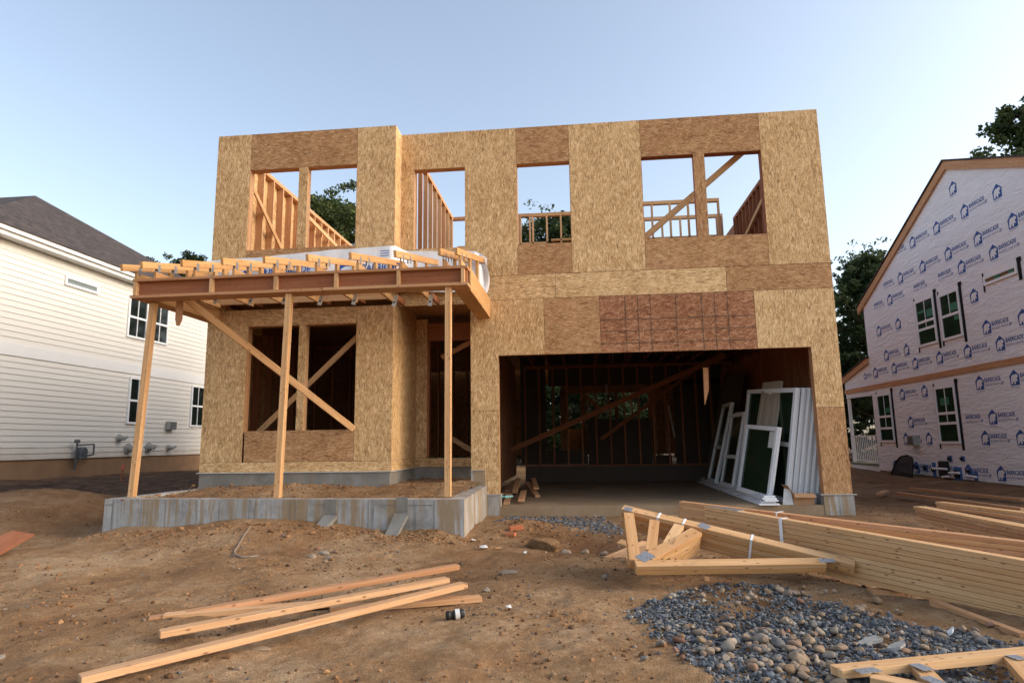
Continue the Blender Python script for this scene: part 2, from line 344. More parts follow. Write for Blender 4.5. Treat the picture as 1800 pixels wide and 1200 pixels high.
# ------------------------------------------------------------------ numpy noise
def _h(ix, iy, s):
    n = (ix.astype(np.int64)*374761393+iy.astype(np.int64)*668265263+s*974634777) & 0x7fffffff
    n = ((n ^ (n >> 13))*1274126177) & 0x7fffffff
    return ((n ^ (n >> 16)) & 0xffff)/65535.
def vn(x, y, s=0):
    ix, iy = np.floor(x), np.floor(y); fx, fy = x-ix, y-iy; fx = fx*fx*(3-2*fx); fy = fy*fy*(3-2*fy)
    a, b, c, d = _h(ix, iy, s), _h(ix+1, iy, s), _h(ix, iy+1, s), _h(ix+1, iy+1, s)
    return (a*(1-fx)+b*fx)*(1-fy)+(c*(1-fx)+d*fx)*fy-.5
def fbm(x, y, sc, oct=4, s=0):
    r = 0; a = 1
    for k in range(oct): r = r+a*vn(x*sc*2**k+k*17.3, y*sc*2**k-k*9.1, s+k); a *= .5
    return r
def ss(a, b, x): t = np.clip((x-a)/(b-a), 0, 1); return t*t*(3-2*t)
def gz(x, y, rough=True):
    x, y = np.asarray(x, float), np.asarray(y, float)
    z = np.full(np.broadcast(x, y).shape, -.31)
    left = ss(-6.3, -8.6, x); z = z+left*ss(-3.4, -.4, y)*.37
    z = z+.16*ss(-9.5, -13, x)*ss(-1, 2, y)
    z = z+.13*np.exp(-(((y+.45)/.75)**2))*ss(-6.6, -7.6, x)*ss(-14, -9, x)*(1+.9*fbm(x, y, 1.5, 3, 5))
    z = z-.10*np.exp(-(((y-2.2)/1.6)**2))*ss(-7, -8, x)*ss(-13, -11, x)
    hump = np.exp(-(((y+2.35)/.75)**2))
    z = z+hump*ss(-6.6, -5.8, x)*ss(-1.2, -1.7, x)*(.14+.10*np.exp(-(((x+3.6)/1.1)**2)))
    z = z+.13*np.exp(-(((x+.75)/.5)**2+((y+1.7)/.7)**2))
    z = z-.13*np.exp(-(((x-.05)/.45)**2+((y+2.7)/.6)**2))
    z = z+ss(5.5, 8.5, x)*ss(-4, 3, y)*.08+ss(7, 8.4, x)*.06
    z = z+ss(4, 14, y)*.10
    far = ss(9, 30, np.hypot(x, y+5)); z = z*(1-far)+far*(-.1)
    z = z-.012*np.clip(-(y+8.2), 0, 3)
    if rough:
        near = 1-ss(14, 30, np.hypot(x, y+5))
        damp = 1-.75*ss(-1.0, -.6, y)*ss(-1.6, -1.2, x)*ss(5, 4.2, x)
        z = z+near*.05*ss(-6.6, -7.6, x)*ss(.3, 1, y)*fbm(x, y, 2.6, 4, 12)
        for ry in (1.7, 2.5): z = z+near*.05*ss(-7.2, -8.2, x)*np.exp(-(((y-ry-.12*(x+10))/.16)**2))*(np.sin((x+.5*y)*21)-.8)
        z = z+near*damp*(fbm(x, y, .7, 3, 1)*.07+fbm(x, y, 3.1, 4, 2)*.030+fbm(x, y, 17, 3, 3)*.014)
    return z
def g(x, y): return float(gz(np.array([x]), np.array([y]))[0])

# ------------------------------------------------------------------ ground
def axis_grid(a, b, lo, hi, fine, grow, mx):
    mid = list(np.arange(a, b, fine)); r = []; d = fine; p = mid[-1]
    while p < hi: d = min(d*grow, mx); p += d; r.append(p)
    l = []; d = fine; p = a
    while p > lo: d = min(d*grow, mx); p -= d; l.append(p)
    return np.array(l[::-1]+mid+r)
def build_ground():
    xs = axis_grid(-5.2, 4.2, -320, 320, .026, 1.06, 30); ys = axis_grid(-8.4, -2.0, -60, 420, .026, 1.055, 30)
    X, Y = np.meshgrid(xs, ys); Z = gz(X, Y)
    inside = (X > -6.0) & (X < 4.0) & (Y > .1) & (Y < 10.9); Z = np.where(inside, -.5, Z)
    inp = (X > -6.0) & (X < -1.6) & (Y > -2.05) & (Y < .2); Z = np.where(inp, np.minimum(Z, -.15), Z)
    V = np.stack([X.ravel(), Y.ravel(), Z.ravel()], 1); nx, ny = len(xs), len(ys)
    i = (np.arange(ny-1)[:, None]*nx+np.arange(nx-1)[None]).ravel()
    F = np.stack([i, i+1, i+1+nx, i+nx], 1)
    me = D.meshes.new('ground'); me.vertices.add(len(V)); me.vertices.foreach_set('co', V.ravel())
    me.loops.add(F.size); me.loops.foreach_set('vertex_index', F.ravel().astype(np.int32))
    me.polygons.add(len(F)); me.polygons.foreach_set('loop_start', np.arange(0, F.size, 4, dtype=np.int32)); me.polygons.foreach_set('loop_total', np.full(len(F), 4, np.int32))
    me.update(); me.polygons.foreach_set('use_smooth', np.ones(len(F), bool))
    ts = ss(-6.6, -7.4, X)*ss(.0, .7, Y+.25*fbm(X, Y, 1.3, 3, 8))*(1-.35*ss(-11.6, -12.6, X))
    ts = np.maximum(ts, ss(13, 18, Y)*.7)
    mo = np.clip(1.0*np.exp(-(((X-.1)/.7)**2+((Y+2.7)/.9)**2))+.8*ss(4.3, 5.2, X)*ss(-2.5, -.5, Y)+.7*ss(-6.2, -7.2, X)*ss(-3.2, -1.2, Y), 0, 1)
    for nme, arr in (('topsoil', ts), ('moist', mo)):
        a = me.attributes.new(nme, 'FLOAT', 'POINT'); a.data.foreach_set('value', arr.ravel())
    me.materials.append(M['dirt']); o = D.objects.new('ground', me); COL.objects.link(o); o['kind'] = 'structure'
    o['label'] = 'bare brown dirt ground of the building site'
build_ground()

# ------------------------------------------------------------------ the house under construction
XL0, XL1, YL, XR, XG0, YE = -6.054, -2.896, -.354, 4.066, -1.694, 1.156
ZT, ZB1, ZB2, ZF = 6.165, 3.572, 3.163, .42
SL = -.155                                             # garage slab
H = thing('unfinished_house', 'two storey house under construction with bare tan strand board walls and open window holes', 'house', (-1, 0, -.3))
TH = .012
def panel(plane, val, rects, mat, long='v', tint=.5, thk=TH, name='sheathing_panel'):
    return MB().sheet(plane, val, thk, rects, long, tint).build(name, mat, H)
G_ = .005
# left wing, upper storey
uxa, uxb = -5.445, -3.565; WS, WH = 4.088, 5.510
panel('y', YL, [(XL0, uxa-G_, ZB1, ZT)], 'osb_light', tint=.35)
panel('y', YL, [(uxa, uxb, WH, ZT)], 'osb_brown', 'h')
panel('y', YL, [(uxa, uxb, ZB1, WS)], 'osb_brown', 'h', .6)
panel('y', YL, [(uxb+G_, XL1, ZB1, ZT)], 'osb_light', tint=.5)
panel('y', YL, [(-4.575, -4.42, WS+.002, WH-.002)], 'osb_light', tint=.2)
# left wing, ground storey
lxa, lxb = -5.345, -3.507; LS, LH = 1.070, 2.785
panel('y', YL, [(XL0, lxa-G_, .585, 3.06)], 'osb_light', tint=.45)
panel('y', YL, [(lxa, lxb, LH, 3.06)], 'osb_light', 'h', .4)
panel('y', YL, [(lxa+.03, lxb, .585, LS)], 'osb_brown', 'h', .7)
panel('y', YL, [(lxb+G_, XL1, .585, 3.06)], 'osb_light', tint=.45)
panel('y', YL, [(XL0, XL1, ZF+.005, .580)], 'osb_light', 'h', .7)
panel('y', YL, [(-4.470, -4.352, LS+.002, LH-.002)], 'osb_light', tint=.4)
panel('y', YL, [(XL0, XL1, 3.20, ZB1-G_)], 'osb_brown', 'h', .5)
# sides of the left wing
panel('x', XL1-TH-.001, [(YL+TH, -.001, ZB1, ZT)], 'osb_light', tint=.55)
panel('x', XL1-TH-.001, [(YL+TH, YE, .585, 3.20)], 'osb_light', tint=.4)
panel('x', XL1-TH-.001, [(YL+TH, YE, ZF+.005, .580)], 'osb_light', 'h', .4)
panel('x', XL0-.001, [(YL+TH+.002, 4.9, ZB1, ZT), ], 'osb_light', tint=.5)
panel('x', XL0-.001, [(4.905, 11.0, ZB1, ZT)], 'osb_light', tint=.6)
panel('x', XL0-.001, [(YL+TH+.002, 11.0, ZF, ZB1-G_)], 'osb_brown', tint=.5)
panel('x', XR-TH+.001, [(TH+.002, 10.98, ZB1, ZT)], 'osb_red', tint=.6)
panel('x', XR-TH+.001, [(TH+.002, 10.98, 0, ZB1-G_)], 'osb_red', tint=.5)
# main front, upper storey (y = 0)
W3, W4, W5 = (-2.671, -1.782), (-.893, 0.), (1.198, 3.130)
panel('y', 0, [(XL1, W3[0], ZB1, ZT), (W3[0], W3[1], ZB1, WS), (W3[0], W3[1], WH, ZT), (W3[1], W4[0]-G_, ZB1, ZT)], 'osb_light', tint=.45)
panel('y', 0, [(W4[0], W4[1], WH, ZT)], 'osb_brown', 'h', .5)
panel('y', 0, [(W4[0], W4[1], ZB1, WS)], 'osb_brown', 'h', .6)
panel('y', 0, [(W4[1]+G_, W5[0]-G_, ZB1, ZT)], 'osb_light', tint=.62)
panel('y', 0, [(W5[0], W5[1], WH, ZT)], 'osb_brown', 'h', .55)
panel('y', 0, [(W5[0], W5[1], ZB1, WS)], 'osb_brown', 'h', .75)
panel('y', 0, [(2.045, 2.225, WS+.002, WH-.002)], 'osb_brown', tint=.7)
panel('y', 0, [(W5[1]+G_, XR, ZB1, ZT)], 'osb_light', tint=.6)
# band between the storeys
panel('y', 0, [(XL1, -.283, ZB2, ZB1-G_-.002)], 'osb_light', 'h', .45)
panel('y', 0, [(-.277, 2.445, ZB2, ZB1-G_-.002)], 'osb_light', 'h', .85)
panel('y', 0, [(2.451, XR, ZB2, ZB1-G_-.002)], 'osb_brown', 'h', .75)
# garage front
GX0, GX1, GH = -1.240, 3.657, 2.236
panel('y', 0, [(XG0, -.482, GH, ZB2-G_), (XG0, GX0, 1.352, GH)], 'osb_light', tint=.5)
panel('y', 0, [(XG0, GX0, .41, 1.346), (-1.475, GX0, .036, .41)], 'osb_light', tint=.42)
panel('y', 0, [(-.476, .420, GH, ZB2-G_)], 'osb_brown', 'h', .85)
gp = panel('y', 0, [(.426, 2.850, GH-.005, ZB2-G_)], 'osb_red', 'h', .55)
panel('y', 0, [(2.856, XR, GH, ZB2-G_), (GX1, XR, 1.30, GH)], 'osb_light', tint=.75)
panel('y', 0, [(GX1, XR, .005, 1.294)], 'osb_brown', tint=.95)
m = MB()
for gx in (.834, 1.035, 1.232, 1.635, 2.039, 2.239, 2.439): m.box(gx-.0035, gx+.0035, -.0035, -.0005, GH, ZB2-.005, 'z', .5)
for gzz in (2.765, 2.575, 2.378): m.box(.43, 2.85, -.005, -.0012, gzz-.0035, gzz+.0035, 'x', .5)
m.build('layout_lines', 'dark_panel', gp)
# entry recess
panel('y', YE, [(XL1, -2.69, .585, 3.10)], 'osb_light', tint=.4)
panel('y', YE, [(XL1, XG0, ZF+.005, .580)], 'osb_light', 'h', .4)
panel('x', XG0, [(TH, YE, .4, 3.15)], 'osb_brown', tint=.4)
MB().box(-2.69, XG0, YE-.02, YE+.12, 2.70, 3.02, 'x', .8).build('door_header', 'fir_red', H)
m = MB(); m.box(-2.69, -2.65, YE+.013, YE+.12, .6, 2.70, 'z', .6); m.box(XG0-.04, XG0-.002, YE+.013, YE+.12, .6, 2.70, 'z', .6); m.build('door_jamb', 'fir_red', H)
# foundation
m = MB()
m.box(XL0+.01, XL1-.02, YL-.004, YL+.25, -.4, ZF, 'x'); m.box(XL1-.24, XL1-.021, YL+.25, YE-.001, -.4, ZF-.001, 'y'); m.box(XL1-.24, XG0+.2, YE, YE+.2, -.4, ZF-.002, 'x')
m.box(XL0+.012, XL0+.25, YL+.25, 11, -.4, ZF-.001, 'y')
m.build('foundation', 'concrete_dark', H)
m = MB(); m.box(XG0-.0, -1.48, -.014, .24, -.5, .405, 'x'); m.box(-1.478, GX0+.012, -.012, .2, -.5, .030, 'x'); m.box(GX1-.01, XR+.012, -.016, .3, -.6, .0, 'x'); m.box(XR-.2, XR+.010, .3, 11, -.6, -.002, 'y')
m.build('garage_foundation', 'concrete', H)
MB().box(GX0+.014, GX1-.012, -.01, 10.6, -.6, SL, 'x').build('garage_slab', 'slab', H)
m = MB(); m.box(XL0-.03, XL1+.006, YL-.03, YL-.006, ZF-.006, ZF+.003, 'x'); m.box(XL1-.02, XL1+.008, YL-.005, YE-.02, ZF-.006, ZF+.003, 'y')
m.box(GX1-.06, XR+.05, -.04, -.018, -.004, .004, 'x'); m.box(-1.70, -1.46, -.03, -.016, .402, .408, 'x'); m.box(-1.47, GX0+.06, -.03, -.014, .026, .034, 'x')
m.build('sill_membrane', 'paper', H)

# ---- framing
ST = .038; ZD_ = 3.55
def lining(x0, x1, z0, z1, y, d=.13, mat='fir', mull=None):
    m = MB(); a = y+TH+.001
    m.box(x0-ST, x0+.003, a, a+d, z0-.03, z1+.03, 'z'); m.box(x1-.003, x1+ST, a, a+d, z0-.03, z1+.03, 'z')
    m.box(x0+.004, x1-.004, a, a+d, z1-.006, z1+.03, 'x', .9); m.box(x0+.004, x1-.004, a, a+d, z0-.032, z0+.004, 'x')
    if mull:
        m.box(mull[0]+.004, mull[0]+.042, a, a+d, z0+.005, z1-.007, 'z'); m.box(mull[1]-.040, mull[1]-.002, a, a+d, z0+.005, z1-.007, 'z')
    return m.build('window_framing', mat, H)
lining(uxa, uxb, WS, WH, YL, mull=(-4.575, -4.42)); lining(lxa, lxb, LS, LH, YL, mull=(-4.47, -4.352))
lining(*W3, WS, WH, 0); lining(*W4, WS, WH, 0); lining(*W5, WS, WH, 0, mat='fir_red', mull=(2.045, 2.225))
m = MB(); m.box(GX0-.06, GX0-.002, TH+.001, .15, SL, GH, 'z'); m.box(GX1+.002, GX1+.06, TH+.001, .15, SL, GH, 'z', 1); m.box(GX0, GX1, TH+.001, .10, GH+.002, GH+.3, 'x'); m.build('garage_jamb', 'fir', H)
for sx, sy in ((uxa, YL), (uxb, YL), (W4[0], 0), (W4[1], 0), (W5[0], 0), (W5[1], 0)):
    for a_, b_ in ((ZB1+.02, WS-.04), (WH+.04, ZT-.09)): MB().box(sx-.024, sx+.022, sy+TH+.001, sy+.14, a_, b_, 'z').build('stud', 'fir_red', H)
MB().box(XL0+.02, XL1-.02, YL+TH+.001, YL+.15, ZD_-.002, ZB1+.018, 'x').build('bottom_plate', 'fir_red', H); MB().box(XL1, XR-.02, TH+.001, .15, ZD_-.002, ZB1+.018, 'x').build('bottom_plate', 'fir_red', H)
# top plates of the front walls
m = MB(); m.box(XL0, XL1-.03, YL+TH+.001, YL+.14, ZT-.08, ZT-.002, 'x'); m.box(XL1, XR-.02, TH+.001, .14, ZT-.08, ZT-.002, 'x'); m.build('top_plate', 'fir', H)

def stud_wall(axis, at, a0, a1, z0, z1, depth=.09, sp=.406, mat='fir', skip=(), mids=(), opens=(), plates=True):
    """framed wall running along `axis`, other coordinate from at to at+depth; plates are the wall, every stud its own piece"""
    E = .001
    def bx(m, p0, p1, z0, z1, ax, tint=None):
        if axis == 'x': m.box(p0, p1, at, at+depth, z0, z1, 'x' if ax == 'l' else 'z', tint)
        else: m.box(at, at+depth, p0, p1, z0, z1, 'y' if ax == 'l' else 'z', tint)
    m = MB(); bx(m, a0, a1, z1-2*ST-E, z1, 'l'); wl = m.build('stud_wall', mat, H)
    m = MB(); bx(m, a0, a1, z0, z0+ST, 'l'); m.build('bottom_plate', mat, wl)
    for (b0, b1, zz) in mids: m = MB(); bx(m, b0, b1, zz-ST/2, zz+ST/2, 'l'); m.build('cross_piece', mat, wl)
    for (b0, b1, s0, s1) in opens: m = MB(); bx(m, b0-.02, b1+.02, s1, s1+.2, 'l'); m.build('header', mat, wl)
    p = a0+ST/2; xs = []
    while p < a1-ST: xs.append(p); p += sp
    xs.append(a1-ST/2)
    for b0, b1, s0, s1 in opens: xs += [b0-ST, b1+ST]
    for q in sorted(xs):
        segs = [(z0+ST+E, z1-2*ST-2*E)]
        for b0, b1, s0, s1 in opens:
            if b0-.01 < q < b1+.01: segs = [(z0+ST+E, s0-ST-E), (s1+.2+E, z1-2*ST-2*E)]
        for s0, s1 in segs:
            if s1-s0 > .08:
                m = MB(); bx(m, q-ST/2, q+ST/2, s0, s1, 'v'); m.build('stud', mat, wl)
    return wl
# upper storey: left wall, partition behind third window, rear partitions, right wall
ZD = 3.55
stud_wall('y', XL0+TH+.002, YL+.16, 7.4, ZD, ZT, .13, .406, 'fir')
stud_wall('y', -2.875, .25, 4.15, ZD, ZT, .082, .425, 'fir')
stud_wall('x', 4.19, -2.86, -.95, ZD, ZT, .09, .55, 'fir', mids=((-2.7, -1.0, 5.42),))
stud_wall('x', 4.20, -1.25, .4, ZD, ZT, .09, .33, 'pine', mids=((-1.2, -.55, 5.44), (-.48, .4, 5.50)))
stud_wall('x', 3.80, 1.0, 3.3, ZD, ZT, .09, .40, 'pine', mids=((1.05, 3.2, 5.30),))
stud_wall('x', 4.85, 1.3, 3.6, ZD, ZT, .09, .43, 'fir', mids=((1.3, 3.6, 5.35),))
stud_wall('y', XR-TH-.13, .16, 5.2, ZD, ZT, .13, .30, 'fir_red')
m = MB(); m.board(P(445, 331, 'x', XL0+.2), P(495, 438, 'x', XL0+.2), .03, .09, (0, 0, 1), .3); m.build('diagonal_brace', 'pine', H)
m = MB(); m.board(P(538, 377, 'x', XL0+.22), P(592, 433, 'x', XL0+.22), .03, .09, (0, 0, 1), .3); m.build('diagonal_brace', 'pine', H)
m = MB(); m.board((1.05, .35, 4.07), (3.06, .35, 5.75), .04, .10, (0, 0, 1), .2); m.build('diagonal_brace', 'pine', H)
m = MB(); m.board((XR-.19, .5, 6.05), (XR-.19, 4.6, 5.20), .04, .09, (0, 0, 1), .2); m.build('diagonal_brace', 'pine', H)
m = MB(); m.board((-5.36, .12, 1.03), (-3.55, .12, 2.73), .04, .09, (0, 0, 1), .3); m.build('diagonal_brace', 'pine', H)
m = MB(); m.board((-4.2, 1.2, .6), (-2.9, 1.2, 1.6), .04, .09, (0, 0, 1), .4); m.build('diagonal_brace', 'fir', H)
m = MB(); m.board(P(884, 797, 'y', 5.0), P(1275, 624, 'y', 5.0), .04, .12, (0, 0, 1), .9); m.build('diagonal_brace', 'fir_red', H)
m = MB(); m.board(P(1056, 772, 'y', 6.1), P(1215, 655, 'y', 6.1), .04, .09, (0, 0, 1), .9); m.build('diagonal_brace', 'fir_red', H)
m = MB(); m.board((-2.45, 1.3, 2.40), (-1.9, 1.3, 2.68), .04, .09, (0, 0, 1), .8); m.build('diagonal_brace', 'fir', H)
m = MB(); m.board((-2.5, 1.9, 1.0), (-1.75, 1.9, .55), .04, .09, (0, 0, 1), .4); m.build('diagonal_brace', 'fir', H)
# floor deck and joists
m = MB(); m.box(XL0+.013, XL1-.015, YL+.16, 10.9, 3.22, ZD-.004, 'x'); m.box(XL1-.012, XR-.015, .05, 10.9, 3.19, ZD-.004, 'x'); m.build('floor_deck', 'osb_brown', H)
jm = []
for k in range(13):
    m = MB(); xx = -1.1+k*.4; m.box(xx-.02, xx+.02, .2, 10.5, 3.12, 3.188, 'y', .7); m.box(xx-.02, xx+.02, .2, 10.5, 2.80, 2.84, 'y', .7)
    for q in range(0, 16):
        y0 = .3+q*.62
        if q % 2: m.board((xx, y0, 2.85), (xx, y0+.6, 3.11), .03, .03, (0, 0, 1), .7)
        else: m.board((xx, y0, 3.11), (xx, y0+.6, 2.85), .03, .03, (0, 0, 1), .7)
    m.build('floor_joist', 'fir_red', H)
# ground storey walls
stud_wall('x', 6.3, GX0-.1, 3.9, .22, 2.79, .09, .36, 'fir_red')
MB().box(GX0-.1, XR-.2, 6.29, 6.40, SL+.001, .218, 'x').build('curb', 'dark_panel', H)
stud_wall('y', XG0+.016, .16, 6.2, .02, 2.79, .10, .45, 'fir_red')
MB().sheet('x', XG0+.12, .01, [(1.2, 6.2, .05, 2.78)], 'v', .3).build('partition_or_light_mask', 'osb_red', H)
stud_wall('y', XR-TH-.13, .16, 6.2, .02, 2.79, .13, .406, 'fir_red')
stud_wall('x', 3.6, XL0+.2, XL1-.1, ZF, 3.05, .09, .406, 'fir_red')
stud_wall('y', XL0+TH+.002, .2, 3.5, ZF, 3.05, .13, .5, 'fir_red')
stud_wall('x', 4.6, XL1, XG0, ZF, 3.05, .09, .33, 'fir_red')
# back wall of the house with door and window openings to the trees
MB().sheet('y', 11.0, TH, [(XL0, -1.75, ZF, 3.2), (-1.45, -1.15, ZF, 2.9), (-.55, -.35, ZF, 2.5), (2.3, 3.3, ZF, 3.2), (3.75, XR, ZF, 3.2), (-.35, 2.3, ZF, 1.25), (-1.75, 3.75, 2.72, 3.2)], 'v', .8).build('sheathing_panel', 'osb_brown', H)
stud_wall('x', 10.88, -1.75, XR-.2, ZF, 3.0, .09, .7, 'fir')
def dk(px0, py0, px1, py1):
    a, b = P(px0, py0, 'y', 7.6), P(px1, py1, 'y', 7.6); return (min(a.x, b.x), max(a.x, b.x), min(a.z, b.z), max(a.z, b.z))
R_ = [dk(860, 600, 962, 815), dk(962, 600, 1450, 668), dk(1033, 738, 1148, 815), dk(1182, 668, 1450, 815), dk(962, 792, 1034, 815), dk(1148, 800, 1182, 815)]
MB().sheet('y', 7.6, .012, [(max(XG0+.14, a), min(3.9, b), c, d) for a, b, c, d in R_], 'v', .2).build('partition_or_light_mask', 'dark_panel', H)  # added dark sheet that blocks light and darkens the garage; gaps leave bright openings
m = MB(); m.prism([P(1020, 692, 'y', 8.6), P(1024, 687, 'y', 8.6), P(1064, 722, 'y', 8.6), P(1060, 727, 'y', 8.6)], (0, .04, 0), .6); m.build('diagonal_brace', 'pine', H)
for a, b, c, d in ((985, 673, 1166, 688), (984, 688, 998, 790), (1079, 688, 1088, 736), (1022, 688, 1032, 792), (1150, 690, 1157, 796), (1168, 690, 1176, 796)):
    q, r = P(a, b, 'y', 9.9), P(c, d, 'y', 9.9); MB().box(q.x, r.x, 9.9, 9.99, r.z, q.z, 'x' if c-a > 30 else 'z', .5).build('rear_framing', 'fir', H)
for a_, b_ in (((1065, 675), (1068, 733)), ((1175, 712), (1186, 768))): MB().cyl(P(*a_, 'y', 7.5), P(*b_, 'y', 7.5), .02, n=7).build('drain_pipe', 'white_pvc', H)
# blocking lit at the garage mouth
m = MB(); m.prism([P(1236, 646, 'y', .55), P(1245, 646, 'y', .55), P(1246, 686, 'y', .55), P(1239, 712, 'y', .55)], (0, .04, 0), .95); m.build('hanging_block', 'fir', H)

# ------------------------------------------------------------------ porch
ZP = .177
m = MB()
cf = [(-6.20, -2.22), (-1.345, -2.62)]
def conc_line(f): return Vector((cf[0][0]+(cf[1][0]-cf[0][0])*f, cf[0][1]+(cf[1][1]-cf[0][1])*f, 0))
A, B = conc_line(0), conc_line(1)
dv = Vector((0, .2, 0))
m.prism([(A.x, A.y, -.55), (B.x, B.y, -.55), (B.x, B.y, ZP), (A.x, A.y, ZP)], dv)
m.prism([(B.x-.005, B.y+.205, -.55), (-1.44, -.018, -.55), (-1.44, -.018, ZP-.001), (B.x-.005, B.y+.205, ZP-.001)], (-.2, 0, 0))
m.prism([(A.x+.005, A.y+.205, -.55), (XL0-.06, YL+.25, -.55), (XL0-.06, YL+.25, ZP-.001), (A.x+.005, A.y+.205, ZP-.001)], (.2, 0, 0))
pc = m.build('porch_foundation', 'concrete', H)
nrm = Vector((B.y-A.y, -(B.x-A.x), 0)).normalized(); ax = (B-A).normalized()   # raised form seams
for f in (.028, .115, .187, .28, .345, .43, .447, .545, .56, .665, .755, .925):
    c = conc_line(f); MB().obox(c+nrm*.001+Vector((0, 0, -.13)), Vector((0, 0, 1)), ax, nrm, .295, .004, .004).build('form_seam', 'concrete_dark', pc)
for f0_, f1_, zz in ((.0, .027, .105), (.62, .66, .115), (.80, .92, .112)):
    c = (conc_line(f0_)+conc_line(f1_))/2; MB().obox(c+nrm*.001+Vector((0, 0, zz)), ax, Vector((0, 0, 1)), nrm, (B-A).length*(f1_-f0_)/2, .004, .0045).build('form_seam', 'concrete_dark', pc)
for f in (.655, .842):                                 # sloped spill of concrete under each block-out
    c = conc_line(f); ax = (B-A).normalized(); z0 = -.0 if f < .7 else .03
    m = MB(); m.obox(c+nrm*.004+Vector((0, 0, z0+.09)), ax, Vector((0, 0, 1)), nrm, .075, .085, .006)
    gzr = g(c.x+nrm.x*.24, c.y+nrm.y*.24)
    a = c+nrm*.0; b = c+nrm*.22+ax*-.06
    m.prism([a-ax*.09+Vector((0, 0, z0-.01)), a+ax*.085+Vector((0, 0, z0-.01)), b+ax*.07+Vector((0, 0, gzr-.005)), b-ax*.075+Vector((0, 0, gzr-.005))], (0, 0, -.05))
    m.build('concrete_spill', 'concrete_dark', pc)
# soil fill
def fill():
    nx, ny = 90, 44; m = MB(); xs = np.linspace(-6.05, -1.55, nx); ys = np.linspace(-2.42, 1.15, ny); X, Y = np.meshgrid(xs, ys)
    Z = ZP-.035+.075*ss(-1.9, -.5, Y)*ss(-6.2, -5.6, X)+fbm(X, Y, 1.6, 3, 21)*.05+fbm(X, Y, 7, 4, 22)*.05
    Z = np.minimum(Z, ZP+.10)
    for j in range(ny-1):
        for i in range(nx-1):
            if (xs[i] < -2.95 and ys[j] > -.28) or ys[j] < cf[0][1]+(cf[1][1]-cf[0][1])*(xs[i]+6.2)/4.855+.12: continue
            q = [(j, i), (j, i+1), (j+1, i+1), (j+1, i)]
            m.face([(X[a], Y[a], Z[a]) for a in q], [(0, 0)]*4)
    m.build('porch_dirt', 'dirt', None, 'loose dirt filling the porch foundation', kind='structure', weld=True, smooth=True)
fill()
# posts (doubled two by sixes), beam ladder, returns
def post(b, t, gap=True):
    b, t = Vector(b), Vector(t); m = MB()
    for o, tn in ((-.0195, .1), (.0195, .45)): m.board(b+Vector((o, 0, 0)), t+Vector((o, 0, 0)), .038, .089, (0, 1, 0), tn)
    m.build('porch_post', 'pine', H, bevel=.003)
YB = -2.27                                             # front face of the beam
post((-6.03, -1.93, ZP), (-5.85, -2.03, 2.83)); post((-3.84, -2.2, ZP), (-3.79, -2.2, 2.85)); post((-1.62, -2.22, ZP), (-1.62, -2.20, 2.86))
bx0, bx1 = -6.02, -1.36
bm_ = MB(); bm_.box(bx0, bx1, YB, YB+.24, 3.092, 3.125, 'x', .9); bm_.box(bx0, -3.3, YB-.02, YB+.26, 2.855, 2.893, 'x', .8); bm_.box(-3.29, bx1+.01, YB-.02, YB+.26, 2.858, 2.896, 'x', .4)
beam = bm_.build('porch_beam', 'fir', H)
MB().box(bx0+.02, bx1-.02, YB+.07, YB+.17, 2.898, 3.090, 'x', .6).build('beam_web', 'fir_red', beam)
for bxx in (-5.98, -4.88, -3.97, -3.13, -2.28, -1.42, -5.0+2.6, -1.385)[:6]:
    m = MB(); m.box(bxx-.022, bxx+.022, YB+.005, YB+.068, 2.898, 3.090, 'z', .15); m.build('beam_block', 'pine', beam)
for xr_, wd in ((bx0, .0), (bx1, 0)):
    sgn = 1 if xr_ < -3 else -1
    m = MB(); xo = xr_; xi = xr_+sgn*.22; ye = (YL-.004 if xr_ < -3 else -.012)
    if xr_ < -3: ye = 1.0; 
    m.box(min(xo, xi), max(xo, xi), YB+.27, ye, 2.855, 2.895, 'y', .8)
    m.box(xo-.0, xo+sgn*.03, YB+.27, ye, 2.897, 3.13, 'y', .5); m.box(xi-sgn*.03, xi, YB+.27, ye, 2.897, 3.13, 'y', .5)
    m.box(min(xo, xi), max(xo, xi), YB+.27, ye, 3.132, 3.17, 'y', .4)
    m.build('return_beam', 'pine_gold', H)
# shed trusses with tails
SLP = .235
for k, tx in enumerate((-5.98, -5.70, -5.135, -4.57, -3.995, -3.41, -2.835, -2.245, -1.67, -1.455)):
    y1 = -.40 if tx < -2.95 else -.03; y0 = -2.55
    m = MB(); zt0 = 3.225 if k else 3.20; zr = zt0+SLP*(y1-y0); hh = .089/2
    dirv = Vector((0, y1-y0, zr-zt0)).normalized(); up = Vector((1, 0, 0)).cross(dirv)
    m.board((tx, y0, zt0+.01), (tx, y1, zr+.01), .038, .089, (0, 0, 1), .2+.6*random.random())
    tr = m.build('roof_truss', 'pine_gold', H)
    m = MB(); m.box(tx-.0185, tx+.0185, YB+.01, YB+1.3 if k else YB+.5, 3.127, 3.222, 'y')
    m.build('heel_block', 'pine_gold', tr)
    m = MB(); m.box(tx-.019, tx+.019, YB+.27, -.64, 3.05, 3.12, 'y'); m.build('bottom_chord', 'pine_gold', tr)
    for yy in (-1.5, -.8):
        zz = zt0+SLP*(yy-y0)-.04
        m = MB(); m.box(tx-.019, tx+.019, yy-.045, yy+.045, 3.121, zz, 'z'); m.build('web', 'pine_gold', tr)
    for yy, dz in ((YB+.06, -.005), (YB+.42, -.03)):
        zz = zt0+SLP*(yy-y0)
        m = MB(); m.box(tx+.0195, tx+.0215, yy-.025, yy+.03, zz-.09, zz+.02, 'z'); m.box(tx-.0215, tx-.0195, yy-.03, yy+.03, zz-.09, zz+.02, 'z'); m.build('connector_plate', 'steel', tr)
